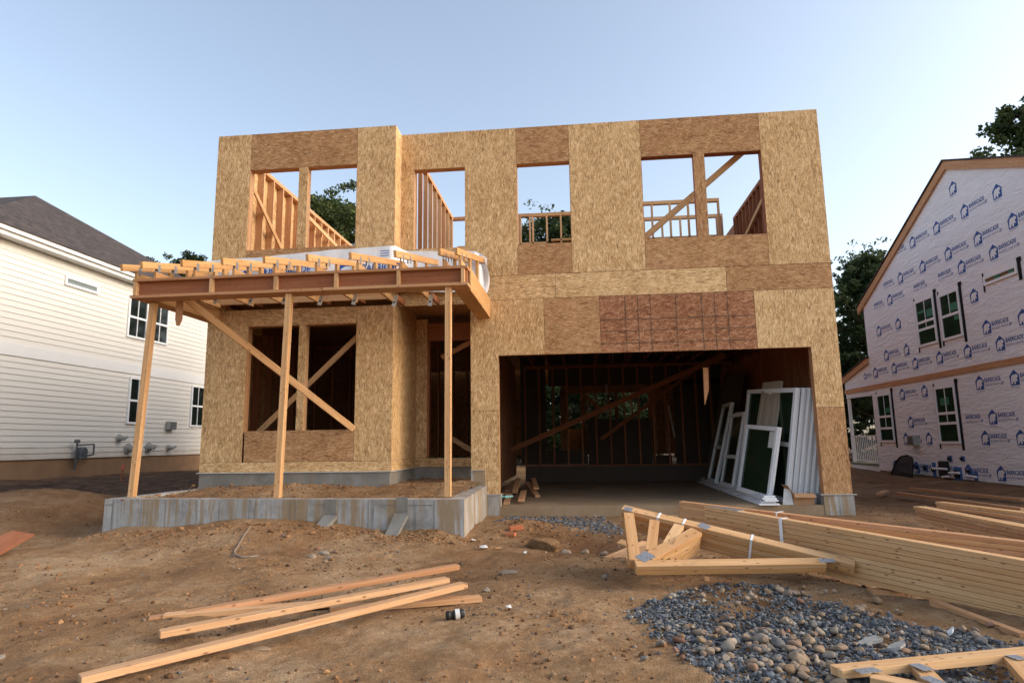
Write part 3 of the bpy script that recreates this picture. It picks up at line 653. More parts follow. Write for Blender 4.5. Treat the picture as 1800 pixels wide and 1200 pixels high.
# ledger along the left wing, soffit frame, hanging tags
m = MB(); m.box(-5.78, -2.92, -.63, -.59, 3.10, 3.215, 'x', .2); m.build('ledger', 'pine', H)
for xx in np.arange(-5.7, -1.5, .58): m = MB(); m.box(xx-.019, xx+.019, -.58, -.36 if xx < -2.95 else -.03, 3.10, 3.19, 'y', .7); m.build('outrigger', 'fir_red', H)
m = MB(); m.box(XL1+.01, XG0-.06, -.06, -.004, 3.10, ZB2-.006, 'x', .2); m.build('wall_bottom_edge', 'osb_light', H)
for k, (px, py) in enumerate(((382, 524), (443, 526), (504, 524), (567, 526), (626, 525), (697, 528), (759, 527))):
    c = P(px, py, 'y', -1.95); m = MB(); a = .015+.02*random.random()
    m.prism([c+Vector((-.03, 0, .08)), c+Vector((.022, 0, .08)), c+Vector((.02-a, -.02, -.09)), c+Vector((-.04-a, -.01, -.075))], (0, .004, 0)); o = m.build('lumber_tag', 'paper', H)
    m = MB(); m.prism([c+Vector((-.015-a*.4, -.018, -.015)), c+Vector((.004-a*.4, -.018, -.018)), c+Vector((0-a, -.024, -.04)), c+Vector((-.02-a, -.024, -.036))], (0, .002, 0)); m.build('tag_print', 'tape_black', o)
m = MB(); pk = P(314, 545, 'y', -1.9); m.prism([pk+Vector((-.045, 0, .14)), pk+Vector((.045, 0, .14)), pk+Vector((.045, 0, -.13)), pk+Vector((.01, 0, -.22)), pk+Vector((-.02, 0, -.22)), pk+Vector((-.045, 0, -.13))], (0, .035, 0), .7); m.build('pointed_stake', 'fir', H)
m = MB(); m.board(P(318, 518, 'y', -1.95), P(622, 754, 'y', YL-.06), .04, .10, (0, 0, 1), .7); m.build('porch_brace', 'pine', H, bevel=.003)

# ------------------------------------------------------------------ loose wrap sheet over the porch trusses
FNT = None
def text_polys(txt, size, bold=False, sx=1.0):
    """flat glyph mesh of a line of text in the x-y plane: (verts, faces)"""
    cu = D.curves.new('t', 'FONT'); cu.body = txt; cu.size = size; cu.resolution_u = 2; cu.offset = size*.03 if bold else 0; cu.fill_mode = 'FRONT'
    o = D.objects.new('t', cu); COL.objects.link(o); dg = bpy.context.evaluated_depsgraph_get(); dg.update()
    me = o.evaluated_get(dg).to_mesh(); V = [(v.co.x*sx, v.co.y) for v in me.vertices]; F = [tuple(p.vertices) for p in me.polygons]
    o.evaluated_get(dg).to_mesh_clear(); D.objects.remove(o); D.curves.remove(cu); return V, F
T1 = text_polys('BARRICADE', .15, True, .78); T2 = text_polys('BUILDING WRAP PLUS', .078, False, .86); T3 = text_polys('LP', .10, True, .8)
def logo(m, mapf, s=1.0, parts='ibt'):
    """house emblem with a bear cut out, maker's word and line; mapf(u, v) -> 3-D point"""
    if 'i' in parts:
        out = [(-.155, -.17), (-.175, .06), (0, .20), (.175, .06), (.155, -.17)]
        bear = [(-.125, -.14), (-.125, -.02), (-.10, .05), (-.04, .085), (.03, .08), (.075, .10), (.10, .07), (.135, .05), (.125, .02), (.09, .01), (.075, -.04), (.105, -.05), (.10, -.075), (.06, -.08), (.035, -.06), (.03, -.14), (-.02, -.14), (-.02, -.09), (-.055, -.08), (-.07, -.14)]
        for poly, mi, lift in ((out, 0, 0), (bear, 2, 1)):
            bmx = bmesh.new(); vs = [bmx.verts.new((x*s, y*s, 0)) for x, y in poly]; bmx.faces.new(vs); bmesh.ops.triangulate(bmx, faces=bmx.faces[:])
            for f in bmx.faces:
                q = [mapf(v.co.x, v.co.y) for v in f.verts]; nn = (mapf(1, 0)-mapf(0, 0)).cross(mapf(0, 1)-mapf(0, 0)).normalized()*.0015*lift
                m.face([p+nn for p in q], [(0, 0)]*3, .5, mi)
            bmx.free()
        m.face([mapf(x*s, y*s) for x, y in ((-.15, -.215), (.15, -.215), (.15, -.205), (-.15, -.205))], [(0, 0)]*4, .5, 1)
    for (V, F), (ox, oy), mi in ((T1, (.20, .0), 0), (T2, (.20, -.10), 1), (T3, (.84, -.10), 0)):
        if 't' in parts:
            for f in F: m.face([mapf((V[i][0]+ox)*s, (V[i][1]+oy)*s) for i in f], [(0, 0)]*len(f), .5, mi)
def wrap_sheet():
    m = MB(); top = [(-6.15, -.42, 3.90), (-4.76, -.40, 3.965), (-2.93, -.40, 4.05), (-2.87, -.34, 4.06), (-2.84, -.10, 4.075), (-2.75, -.05, 4.05), (-1.58, -.05, 3.985), (-1.40, -.06, 3.86)]
    cum = [0]
    for a, b in zip(top[:-1], top[1:]): cum.append(cum[-1]+(Vector(b)-Vector(a)).length)
    def at(s):
        for i in range(len(top)-1):
            if s <= cum[i+1]+1e-6:
                f = (s-cum[i])/(cum[i+1]-cum[i]); return Vector(top[i]).lerp(Vector(top[i+1]), f)
    n, k = 110, 16; S = np.linspace(0, cum[-1], n); grid = []
    for i, s_ in enumerate(S):
        t_ = at(s_); col = []
        for j in range(k):
            q = j/(k-1); drop = .72*q
            out = .16*q**1.4+.035*vn(np.array([s_*2.3+q*2]), np.array([q*3.]), 4)[0]*2+.02*vn(np.array([s_*9]), np.array([q*7.]), 6)[0]
            nx_ = (0, -1) if t_.x < -2.9 or t_.x > -2.8 else (.5, -.6)
            col.append(Vector((t_.x+nx_[0]*out, t_.y-out*.75, t_.z-drop+.02*vn(np.array([s_*3.1]), np.array([q*2]), 9)[0])))
        grid.append(col)
    for i in range(n-1):
        for j in range(k-1): m.face([grid[i][j+1], grid[i+1][j+1], grid[i+1][j], grid[i][j]], [(0, 0)]*4)
    # flap hanging past the end of the porch roof
    fl = []
    c0 = [P(822, 440, 'y', -.06), P(846, 448, 'y', -.10), P(856, 470, 'y', -.16)]
    for i in range(9):
        q = i/8; row = []
        a = P(835+20*q**.7, 441+38*q, 'y', -.05-.10*q); b = P(862-4*q if q < .4 else 862-14*(q-.2), 486+30*q, 'y', -.30+.1*q)
        a = P(826+16*q, 443+66*q, 'y', -.35+.05*q); b = P(846+18*math.sin(q*2.2)-4*q, 446+68*q, 'y', -.12-.10*math.sin(q*5))
        for j in range(7): row.append(a.lerp(b, j/6)+Vector((0, .05*math.sin(j*1.7+q*3), 0)))
        fl.append(row)
    for i in range(8):
        for j in range(6): m.face([fl[i+1][j], fl[i+1][j+1], fl[i][j+1], fl[i][j]], [(0, 0)]*4)
    o = m.build('house_wrap_sheet', 'wrap_sheet', None, 'loose white house wrap sheet draped behind the porch trusses', 'wrap sheet', weld=True, smooth=True)
    m = MB()
    def mp(cx, cz, yy, sl=0): return lambda u, v: Vector((cx+u, yy(cz+v), cz+v+u*sl))
    ysl = lambda z: -.40-.16*max(0, (4.02-z)/.72)**1.4*.75-.05
    for cx, cz in ((-5.2, 3.62), (-3.62, 3.60)): logo(m, mp(cx, cz, ysl), 1.15)
    ys2 = lambda z: -.06-.16*max(0, (4.0-z)/.72)**1.4*.75-.04
    logo(m, mp(-2.55, 3.52, ys2), .62)
    for ii in range(3): m.face([(-3.1, -.46, 3.93-ii*.04), (-2.95, -.46, 3.935-ii*.04), (-2.95, -.46, 3.95-ii*.04), (-3.1, -.46, 3.945-ii*.04)], [(0, 0)]*4, .5, 1)
    m.build('wrap_print', ['print_blue', 'print_grey', 'wrap_pale'], o)
wrap_sheet()

# ------------------------------------------------------------------ wrapped house on the right
XRW = 8.5
RH = thing('wrapped_house', 'gabled house wrapped in white building paper with blue printed emblems', 'house', (12, 4, -.2))
pk, ev, nv = (4.43, 6.93), (9.36, 4.64), (-.5, 4.87)
m = MB()
wp = [(XRW, 9.27, -.08), (XRW, 9.27, 4.60), (XRW, pk[0], pk[1]), (XRW, nv[0], nv[1]), (XRW, nv[0], -.16)]
m.prism(wp, (.15, 0, 0)); m.prism([(XRW+.15, 9.27, -.08), (XRW+.15, 9.27, 4.6), (XRW+8, 9.27, 4.6), (XRW+8, 9.27, -.08)], (0, -.15, 0)); m.prism([(XRW+.15, nv[0], -.16), (XRW+.15, nv[0], 4.6), (XRW+8, nv[0], 4.6), (XRW+8, nv[0], -.16)], (0, .15, 0))
m.prism([(XRW, 9.275, 2.30), (XRW, 11.1, 2.30), (XRW, 11.1, 2.62), (XRW, 9.275, 3.0)], (.12, 0, 0)); m.prism([(XRW+.01, 9.275, 2.04), (XRW+.01, 11.1, 2.06), (XRW+.01, 11.1, 2.2), (XRW+.01, 9.275, 2.2)], (.1, 0, 0))
m.build('wall', 'wrap', RH)
MB().box(XRW-.02, XRW-.001, -.5, 11.12, 2.195, 2.325, 'y', .8).build('belly_band', 'fir', RH)
m = MB()
def rake(m, a, b, hgt, x0, x1): m.prism([(x0, a[0], a[1]-hgt), (x0, b[0], b[1]-hgt), (x0, b[0], b[1]), (x0, a[0], a[1])], (x1-x0, 0, 0), .55)
rake(m, (9.55, 4.66), (pk[0], 7.0), .20, XRW-.06, XRW-.002); rake(m, (pk[0], 7.0), (-.7, 4.86), .20, XRW-.06, XRW-.002); rake(m, (11.35, 2.66), (9.27, 3.12), .16, XRW-.06, XRW-.002)
m.build('rake_board', 'fir', RH)
m = MB()
for a, b in (((9.62, 4.68), (pk[0]-.0, 7.045)), ((pk[0], 7.045), (-.8, 4.86)), ((11.4, 2.69), (9.22, 3.17))):
    m.prism([(XRW-.09, a[0], a[1]-.035), (XRW-.09, b[0], b[1]-.035), (XRW-.09, b[0], b[1]), (XRW-.09, a[0], a[1])], (8.2 if a[1] > 3 or b[1] > 4 else 5, 0, 0))
m.build('roof', 'shingle', RH)
m = MB(); m.box(XRW+.02, XRW+.2, -.5, 9.27, -.6, -.081, 'y'); m.box(XRW+.03, XRW+.2, 9.271, 9.4, -.6, -.08, 'y'); m.build('foundation', 'found_brown', RH)
# porch at its far end
m = MB(); m.box(XRW+.02, XRW+.10, 11.0, 11.08, -.1, 2.06, 'z'); m.build('porch_column', 'wrap_pale', RH)
m = MB(); m.box(XRW+.02, XRW+.07, 9.28, 10.97, .86, .90, 'y'); m.box(XRW+.025, XRW+.065, 9.28, 10.97, .13, .16, 'y')
for yy in np.arange(9.34, 10.95, .125): m.box(XRW+.036, XRW+.054, yy-.012, yy+.012, .161, .859, 'z')
m.box(XRW+.015, XRW+.085, 9.29, 9.35, .901, .93, 'z'); m.build('railing', 'white_trim', RH)
MB().box(XRW-.02, XRW+5, 9.28, 11.15, .03, .085, 'y').build('deck', 'deck_green', RH); MB().box(XRW, XRW+.05, 9.28, 11.12, -.20, .028, 'y').build('deck_skirt', 'white_trim', RH)
def rwin(y0, y1, z0, z1, rails, tapes=True, mid=True, stick=()):
    """window on the wrapped wall; y1>y0 (y0 nearer the camera)"""
    x = XRW-.035; fr = .055
    m = MB(); m.box(x, XRW-.001, y0, y0+fr, z0, z1, 'z'); m.box(x, XRW-.001, y1-fr, y1, z0, z1, 'z'); m.box(x+.001, XRW-.001, y0+fr, y1-fr, z0, z0+fr, 'y'); m.box(x+.001, XRW-.001, y0+fr, y1-fr, z1-fr*1.2, z1, 'y')
    for r in rails: m.box(x+.006, XRW-.001, y0+fr, y1-fr, r-.03, r+.03, 'y')
    if mid: m.box(x+.012, XRW-.001, (y0+y1)/2-.011, (y0+y1)/2+.011, (min(rails) if rails else z0)+.03, z1-fr*1.2, 'z')
    wn = m.build('window', 'white_pvc', RH)
    MB().box(XRW-.016, XRW-.002, y0+fr, y1-fr, z0+fr, z1-fr*1.2, 'y').build('pane', 'glass_green', wn)
    for (a, b, c, d) in stick:
        MB().box(XRW-.022, XRW-.017, a, b, c, d, 'y').build('sticker', 'sticker_green', wn)
    if tapes:
        m = MB(); m.box(XRW-.012, XRW-.001, y0-.09, y0-.006, z0-.14, z1+.10, 'z'); m.box(XRW-.014, XRW-.0118, y0-.13, y0+.0, z1+.02, z1+.11, 'z'); m.build('flashing_tape', 'tape_black', wn)
        MB().box(XRW-.012, XRW-.001, y1+.006, y1+.05, z0-.12, z1+.08, 'z').build('flashing_tape', 'tape_black', wn)
    m = MB(); m.box(XRW-.008, XRW-.001, y0, y1, z1+.004, z1+.11, 'y'); m.build('head_flashing', 'white_trim', wn)
rwin(5.545, 6.40, 3.01, 4.165, (3.60, 3.42), stick=((5.62, 5.90, 3.68, 3.86), (5.95, 6.3, 3.82, 3.88)))
rwin(4.535, 5.325, 3.005, 4.09, (3.55,), stick=((4.62, 4.92, 3.62, 3.80), (4.62, 4.8, 3.40, 3.5)))
rwin(2.59, 3.62, 3.895, 4.09, (), mid=False, stick=((2.7, 2.85, 3.96, 4.02), (3.1, 3.3, 3.96, 4.02)))
rwin(8.14, 8.975, .697, 2.04, (1.40, 1.08), stick=((8.2, 8.5, 1.50, 1.64),))
rwin(5.12, 5.96, .665, 2.0, (1.36, 1.13), stick=((5.4, 5.75, 1.55, 1.72),))
# printed emblems in staggered rows
m = MB(); XP = XRW-.0015
rows = [(6.337, 4.29, None)] + []
base = [(5.65, 2.88, 7), (4.93, 2.554-1.105, 9), (4.50, 3.226-1.105*2, 9), (3.78, 2.925-1.105*1, 8), (3.05, 2.64-1.105, 8), (2.655, 3.39-1.105*2, 9), (1.935, 3.11-1.105, 8), (1.205, 2.82-1.105, 8), (.785, 3.127-1.105*1.98, 9), (.07, 2.78-1.105, 8)]
holes = [(5.4, 6.55, 2.86, 4.33), (4.40, 5.40, 2.86, 4.24), (2.45, 3.75, 3.80, 4.20), (8.0, 9.05, .55, 2.2), (4.98, 6.05, .5, 2.16), (0, 12, 2.15, 2.37)]
def put(cy, cz):
    def mp(u, v): return Vector((XP, cy-u, cz+v))
    def clear(a, b, c, d): return all(not (a < h1 and b > h0 and c < h3 and d > h2) for h0, h1, h2, h3 in holes)
    roofz = lambda y: pk[1]-.25-.46*abs(y-pk[0])
    parts = ''
    if clear(cy-.18, cy+.18, cz-.2, cz+.2) and cz+.2 < roofz(cy): parts += 'i'
    if clear(cy-1.02, cy-.2, cz-.1, cz+.12) and cz+.1 < roofz(cy-1.0): parts += 't'
    if parts and -.4 < cy < 9.1: logo(m, mp, .84, parts)
put(4.29, 6.30)
for cz, c0, n in base:
    for k in range(n): put(c0+k*1.105, cz+.0*(k))
for cy in (9.6, 10.4): logo(m, lambda u, v, cy=cy: Vector((XP, cy-u, 2.62+v)), .5) if cy < 10 else None
m.build('wrap_print', ['print_blue', 'print_grey', 'wrap_pale'], RH)
# staple lines
m = MB()
for zz, ya, yb in ((4.30, -.3, 4.9), (2.86, -.3, 5.2), (.98, 0, 5.2), (.98, 6.2, 8.0)):
    for yy in np.arange(ya, yb, .055): m.box(XRW-.0035, XRW-.0005, yy, yy+.012, zz+.012*math.sin(yy*3), zz+.022+.012*math.sin(yy*3), 'y', .5)
m.build('staple', 'white_pvc', RH)
# services on that wall
def rbox(name, y0, y1, z0, z1, dx, mat, parent=RH): return MB().box(XRW-dx, XRW-.002, y0, y1, z0, z1, 'z').build(name, mat, parent, bevel=.004)
v_ = rbox('vent_box', 6.93, 7.24, .62, .87, .14, 'grey_box')
m = MB()
for k in range(4): m.box(XRW-.152, XRW-.141, 6.95, 7.22, .655+k*.05, .685+k*.05, 'y')
m.build('louvre', 'dark_metal', v_)
for px, py, w_, h_ in ((1670, 806, 8, 12), (1692, 806, 8, 10), (1627, 822, 8, 12), (1612, 820, 7, 11), (1642, 825, 9, 26), (1684, 833, 17, 26), (1704, 828, 9, 17), (1715, 836, 9, 18)):
    a = P(px-w_/2, py-h_/2, 'x', XRW-.012); b = P(px+w_/2, py+h_/2, 'x', XRW-.012); fl_ = rbox('pipe_flashing', min(a.y, b.y), max(a.y, b.y), min(a.z, b.z), max(a.z, b.z), .012, 'blue_plastic')
    c = (a+b)/2; MB().cyl((XRW-.013, c.y, c.z), (XRW-.06, c.y, c.z), min(abs(a.z-b.z), abs(a.y-b.y))*.30, n=12).build('pipe_collar', 'black_plastic', fl_)
a = P(1648, 810, 'x', XRW-.1); b = P(1663, 838, 'x', XRW-.1); mb_ = rbox('meter_box', min(a.y, b.y), max(a.y, b.y), b.z, a.z, .1, 'black_plastic')
for x0, y0, x1, y1 in ((1640, 823, 1664, 824), (1668, 831, 1686, 831), (1656, 838, 1668, 837), (1698, 836, 1716, 838)):
    MB().cyl(P(x0, y0, 'x', XRW-.14), P(x1, y1, 'x', XRW-.14), .025, n=8).build('service_pipe', 'white_pvc', RH)

# black mesh screen leaning on the wrapped house
m = MB(); pts = []
for k in range(15):
    q = k/14; pts.append(P(1565+40*q+(-8 if 0 < k < 4 else 0)*0, 845-42*min(1, 3.2*math.sin(math.pi*q)**.8)*(1.0), 'x', 8.2))
pts = [P(x, y, 'x', 8.15) for x, y in ((1564, 843), (1569, 827), (1576, 810), (1584, 802), (1595, 800), (1603, 804), (1605, 815), (1604, 830), (1602, 846))]
sc_ = thing('mesh_screen', 'black arched mesh screen leaning against the wrapped house', 'screen', (8.15, pts[4].y, pts[0].z))
m.tube(pts, .022, 8); m.build('frame', 'black_plastic', sc_, weld=True)
m = MB(); m.prism(pts, (.006, 0, 0)); m.build('netting', 'mesh_black', sc_)

# ------------------------------------------------------------------ cream house on the left
XLH = -13.0
LHs = thing('cream_house', 'finished house with cream lap siding and dark shingle hip roof', 'house', (-17, 8, .2))
m = MB(); ya, yb = 2.0, 13.9; ch = .142
def courses(z0, z1):
    n = int(round((z1-z0)/ch)); h = (z1-z0)/n
    for k in range(n):
        a = z0+k*h; x0, x1 = XLH+.018, XLH
        m.face([(x0, ya, a), (x0, yb, a), (x1+.002, yb, a+h-.002), (x1+.002, ya, a+h-.002)][::1], [(0, 0)]*4)
        m.face([(XLH, ya, a), (XLH, yb, a), (x0, yb, a), (x0, ya, a)], [(0, 0)]*4)
courses(.60, 2.99); courses(3.27, 5.68)
m.box(XLH-9, XLH-.001, ya, yb, .60, 5.75, 'y')
m.build('wall', 'siding', LHs)
MB().box(XLH-.0, XLH+.03, ya, yb, 2.99, 3.27, 'y').build('belt_trim', 'white_trim', LHs)
m = MB(); m.box(XLH+.0, XLH+.30, ya-.3, yb+.3, 5.625, 5.645, 'y'); m.box(XLH+.30, XLH+.325, ya-.3, yb+.3, 5.62, 5.83, 'y'); m.box(XLH+.325, XLH+.40, ya-.3, yb+.3, 5.72, 5.84, 'y'); m.build('fascia', 'white_trim', LHs)
e0, e1, ap, zr, ze = (XLH+.42, 1.55), (XLH+.42, 14.25), (XLH-4.35, 8.0), 9.0, 5.84
m = MB(); bk0, bk1 = (XLH-22, 1.55), (XLH-22, 14.25); rd = (XLH-16, 8.0)
def rf(pts): m.face(pts, [(0, 0)]*len(pts))
rf([(*e0, ze), (*e1, ze), (*ap, zr)]); rf([(*e1, ze), (*bk1, ze), (*rd, zr), (*ap, zr)]); rf([(*bk0, ze), (*e0, ze), (*ap, zr), (*rd, zr)]); rf([(*bk1, ze), (*bk0, ze), (*rd, zr)])
rf([(*e0, ze-.03), (*bk0, ze-.03), (*bk1, ze-.03), (*e1, ze-.03)])
for a, b in ((e0, e1), (e1, bk1), (bk0, e0)): rf([(*a, ze-.03), (*b, ze-.03), (*b, ze), (*a, ze)])
m.build('roof', 'shingle', LHs)
MB().box(XLH-.2, XLH-.02, ya, yb, -.3, .60, 'y').build('foundation', 'found_brown', LHs)
def lwin(y0, y1, z0, z1, rail=True, glass='glass_dark'):
    x = XLH+.06; fr = .06; m = MB()
    m.box(XLH+.001, x, y0, y0+fr, z0, z1, 'z'); m.box(XLH+.001, x, y1-fr, y1, z0, z1, 'z'); m.box(XLH+.001, x-.001, y0+fr, y1-fr, z0, z0+fr, 'y'); m.box(XLH+.001, x-.001, y0+fr, y1-fr, z1-fr, z1, 'y')
    if rail: m.box(XLH+.001, x-.006, y0+fr, y1-fr, (z0+z1)/2-.03, (z0+z1)/2+.03, 'y'); m.box(XLH+.001, x-.015, (y0+y1)/2-.012, (y0+y1)/2+.012, z0+fr, z1-fr, 'z')
    wn = m.build('window', 'white_pvc', LHs); MB().box(XLH+.002, XLH+.028, y0+fr, y1-fr, z0+fr, z1-fr, 'y').build('pane', glass, wn)
lwin(6.92, 7.77, 4.04, 5.28); lwin(7.96, 8.78, 4.05, 5.27); lwin(4.52, 5.67, 5.0, 5.24, False, 'glass_sky'); lwin(7.20, 8.05, 1.53, 2.90); lwin(10.27, 11.10, 1.52, 2.92)
# gas meter and vents
xg = XLH+.16
gm = MB(); gm.cyl((xg, 5.26, .30), (xg, 5.26, 1.02), .022); gm.cyl((xg, 5.26, .98), (xg, 5.26, 1.07), .07, .06, 12); gm.tube([(xg, 5.3, .93), (xg, 5.86, .95), (xg, 5.86, .68), (xg, 5.66, .66)], .022)
GM = gm.build('gas_meter', 'dark_metal', LHs)
m = MB(); m.box(xg-.08, xg+.09, 5.30, 5.56, .56, .80, 'z'); m.cyl((xg-.09, 5.43, .76), (xg+.10, 5.43, .76), .12, n=16); m.build('meter_body', 'dark_metal', GM, bevel=.02)
m = MB(); m.box(XLH+.02, XLH+.16, 9.02, 9.40, 1.40, 1.66, 'z'); vb = m.build('vent_hood', 'grey_box', LHs, bevel=.01)
m = MB(); 
for k in range(3): m.box(XLH+.161, XLH+.17, 9.05, 9.37, 1.44+k*.07, 1.48+k*.07, 'y')
m.build('louvre', 'dark_metal', vb)
for (px, py, r) in ((210, 770, .09), (226, 788, .12), (262, 786, .12), (297, 787, .08)):
    c = P(px, py, 'x', XLH+.05); m = MB(); m.cyl((XLH+.02, c.y, c.z), (XLH+.05, c.y, c.z), r*1.25, n=14); m.cyl((XLH+.051, c.y, c.z), (XLH+.20, c.y, c.z), r*.75, n=12); m.tube([(XLH+.18, c.y, c.z), (XLH+.24, c.y+.08, c.z+.04)], .03); m.build('wall_tap', 'grey_box', LHs)

# ------------------------------------------------------------------ garage contents
def leaning(name, label, cat, BL, BR, TR, mat='white_pvc', glass='glass_green', fr=.07, thk=.075, rail=None, group=None, h=None, mull=False, paper=False):
    BL, BR, TR = Vector(BL), Vector(BR), Vector(TR); cm = Vector(CAM); rd = TR-cm; u = (BR-BL).normalized(); tt = (BR-cm).dot(u)/rd.dot(u) if abs(rd.dot(u)) > 1e-6 else 1
    tt = min(1.12, max(.92, tt)); TR = cm+rd*tt; u = (BR-BL); W_ = u.length; u.normalize()
    v = TR-BR; v -= u*v.dot(u); Hh = h or v.length; v.normalize(); n = u.cross(v)          # n points to the viewer side
    if n.y > 0 and n.x > 0: n = -n
    def bx(m, u0, u1, v0, v1, n0, n1, ax='v'):
        c = BL+u*(u0+u1)/2+v*(v0+v1)/2+n*(n0+n1)/2
        if ax == 'v': m.obox(c, v, u, n, (v1-v0)/2, (u1-u0)/2, (n1-n0)/2, .5)
        else: m.obox(c, u, v, n, (u1-u0)/2, (v1-v0)/2, (n1-n0)/2, .5)
    r = thing(name, label, cat, (BL+BR)/2, group); m = MB()
    bx(m, 0, fr, 0, Hh, -thk, 0); bx(m, W_-fr, W_, 0, Hh, -thk, 0); bx(m, fr, W_-fr, 0, fr, -thk, -.001, 'u'); bx(m, fr, W_-fr, Hh-fr, Hh, -thk, -.001, 'u')
    if rail: bx(m, fr, W_-fr, rail-.035, rail+.035, -thk, -.008, 'u')
    if mull: bx(m, W_/2-.04, W_/2+.04, fr, Hh-fr, -thk, -.006)
    m.build('frame', mat, r, bevel=.004)
    m = MB(); bx(m, W_+.001, W_+.02, -.0, Hh, -thk*.55, -thk*.35); m.build('nailing_fin', mat, r); m = MB(); bx(m, -.02, -.001, 0, Hh, -thk*.55, -thk*.35); m.build('nailing_fin', mat, r)
    m = MB(); bx(m, fr, W_-fr, fr, Hh-fr, -thk*.6, -thk*.4); m.build('pane', glass, r)
    if paper: m = MB(); bx(m, W_-fr-.20, W_-fr-.005, Hh-fr-.27, Hh-fr-.01, -thk*.4+.001, -thk*.4+.004); m.build('sticker', 'paper', r)
    return r
GW = 'windows leaning against the garage wall'
leaning('window_unit', 'smallest white window unit, frontmost of those leaning in the garage, with a paper sticker', 'window', P(1294.5, 861, 'y', 1.35), P(1350, 878, 'y', .30), P(1367, 750, 'y', .62), paper=True, group=GW)
leaning('window_unit', 'tall wide white window standing behind the beige door panel in the garage', 'window', P(1297, 857, 'y', 2.1), P(1381, 884, 'y', .32), P(1399, 681, 'y', .95), rail=.9, mull=True, group=GW)
ords = ['second', 'third', 'fourth', 'fifth', 'sixth']
for k in range(5):
    leaning('window_unit', f'{ords[k]} white window from the left in the edge-on stack beside the garage opening', 'window',
            P(1309+11*k, 858, 'y', 2.1), P(1391+10.2*k, 884.5, 'y', .34), P(1410+10.2*k, 681, 'y', .97), mull=True, rail=.9, group=GW)
leaning('window_unit', 'white window with a middle rail, halfway along the row leaning in the garage', 'window', P(1264.5, 851, 'y', 3.3), P(1286, 857, 'y', 2.35), P(1307, 724, 'y', 2.75), rail=.58, group=GW)
leaning('window_unit', 'white window edge directly behind the one with a middle rail', 'window', P(1272, 851, 'y', 3.3), P(1295, 858, 'y', 2.35), P(1317, 722, 'y', 2.75), rail=.58, group=GW)
leaning('window_unit', 'deepest and dimmest narrow window leaning at the back of the row in the garage', 'window', P(1242.5, 844, 'y', 4.6), P(1256, 848, 'y', 3.7), P(1285, 706, 'y', 4.1), rail=.75, group=GW)
def slab_lean(name, label, cat, BL, BR, TR, TL, thk, mat, panels=False):
    m = MB(); BL, BR, TR, TL = map(Vector, (BL, BR, TR, TL)); n = (BR-BL).cross(TL-BL).normalized(); n = n if n.y < 0 else -n
    m.prism([BL, BR, TR, TL], -n*thk); o = m.build(name, mat, None if not panels else None, label, cat)
    if panels:
        for a, b in ((.14, .46), (.54, .86)):
            m = MB(); q = []
            for s_, t_ in ((a, .08), (b, .08), (b, .86), (a, .86)): q.append(BL.lerp(BR, s_).lerp(TL.lerp(TR, s_), t_)+n*.002)
            ring = MB()
            for i in range(4): ring.cyl(q[i], q[(i+1) % 4], .008, n=5)
            ring.build('moulding', mat, o)
    return o
slab_lean('door_panel', 'beige two panel door leaf leaning behind the small window in the garage', 'door', P(1312, 862, 'y', 1.30), P(1345, 872, 'y', .62), P(1373, 669, 'y', .85), P(1341, 672, 'y', 1.45), .04, 'door_beige', True)
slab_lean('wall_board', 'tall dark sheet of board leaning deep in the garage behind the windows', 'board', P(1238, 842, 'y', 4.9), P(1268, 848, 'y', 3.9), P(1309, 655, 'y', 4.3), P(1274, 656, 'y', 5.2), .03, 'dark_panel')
for k, (o, w_, y0) in enumerate(((0, .30, -.16), (.02, .22, -.02), (.05, .20, -.10), (.035, .21, -.06), (.06, .17, .02))):
    z = SL+.002+k*.026; m = MB(); m.board((2.84+o, y0+.1, z+.012), (2.93+o, 5.6, z+.012), w_, .024, (0, 0, 1), .5)
    m.build('trim_board', 'white_pvc', None, ('lowest and widest', 'second from the bottom', 'middle', 'second from the top', 'topmost')[k]+' white trim board in the stack lying on the garage floor', 'trim board', 'white trim boards on the garage floor', bevel=.003)
# cardboard box
ca = P(1396, 896, 'y', .08); cb = P(1432, 897, 'y', .10); wbx = (cb-ca).length; zb = SL+.001; hb = .165
BXT = thing('cardboard_box', 'open brown cardboard box at the right end of the garage slab', 'box', (ca.x+wbx/2, .2, zb))
m = MB(); x0, x1, y0, y1 = ca.x, cb.x, .06, .36
m.box(x0, x1, y0, y0+.008, zb, zb+hb, 'x'); m.box(x0, x1, y1-.008, y1, zb, zb+hb, 'x'); m.box(x0, x0+.008, y0+.009, y1-.009, zb, zb+hb, 'y'); m.box(x1-.008, x1, y0+.009, y1-.009, zb, zb+hb, 'y'); m.box(x0+.009, x1-.009, y0+.009, y1-.009, zb, zb+.01, 'x'); m.build('carton', 'cardboard', BXT)
m = MB(); m.prism([(x0+.005, y0-.001, zb+hb), (x1-.005, y0-.001, zb+hb), (x1+.005, y0-.09, zb+hb-.055), (x0-.005, y0-.09, zb+hb-.055)], (0, 0, .006)); m.build('flap', 'cardboard', BXT)
m = MB(); m.prism([(x0, y0, zb+hb), (x0, y1, zb+hb), (x0-.08, y1, zb+hb+.12), (x0-.08, y0, zb+hb+.12)], (.006, 0, .0)); m.build('flap', 'cardboard', BXT)
m = MB(); m.prism([(x0-.16, y0+.02, zb), (x0-.005, y0+.0, zb), (x0-.02, y0+.05, zb+.22), (x0-.11, y0+.06, zb+.24)], (0, .004, 0)); m.build('flap', 'paper', BXT, label='white printed carton flap')
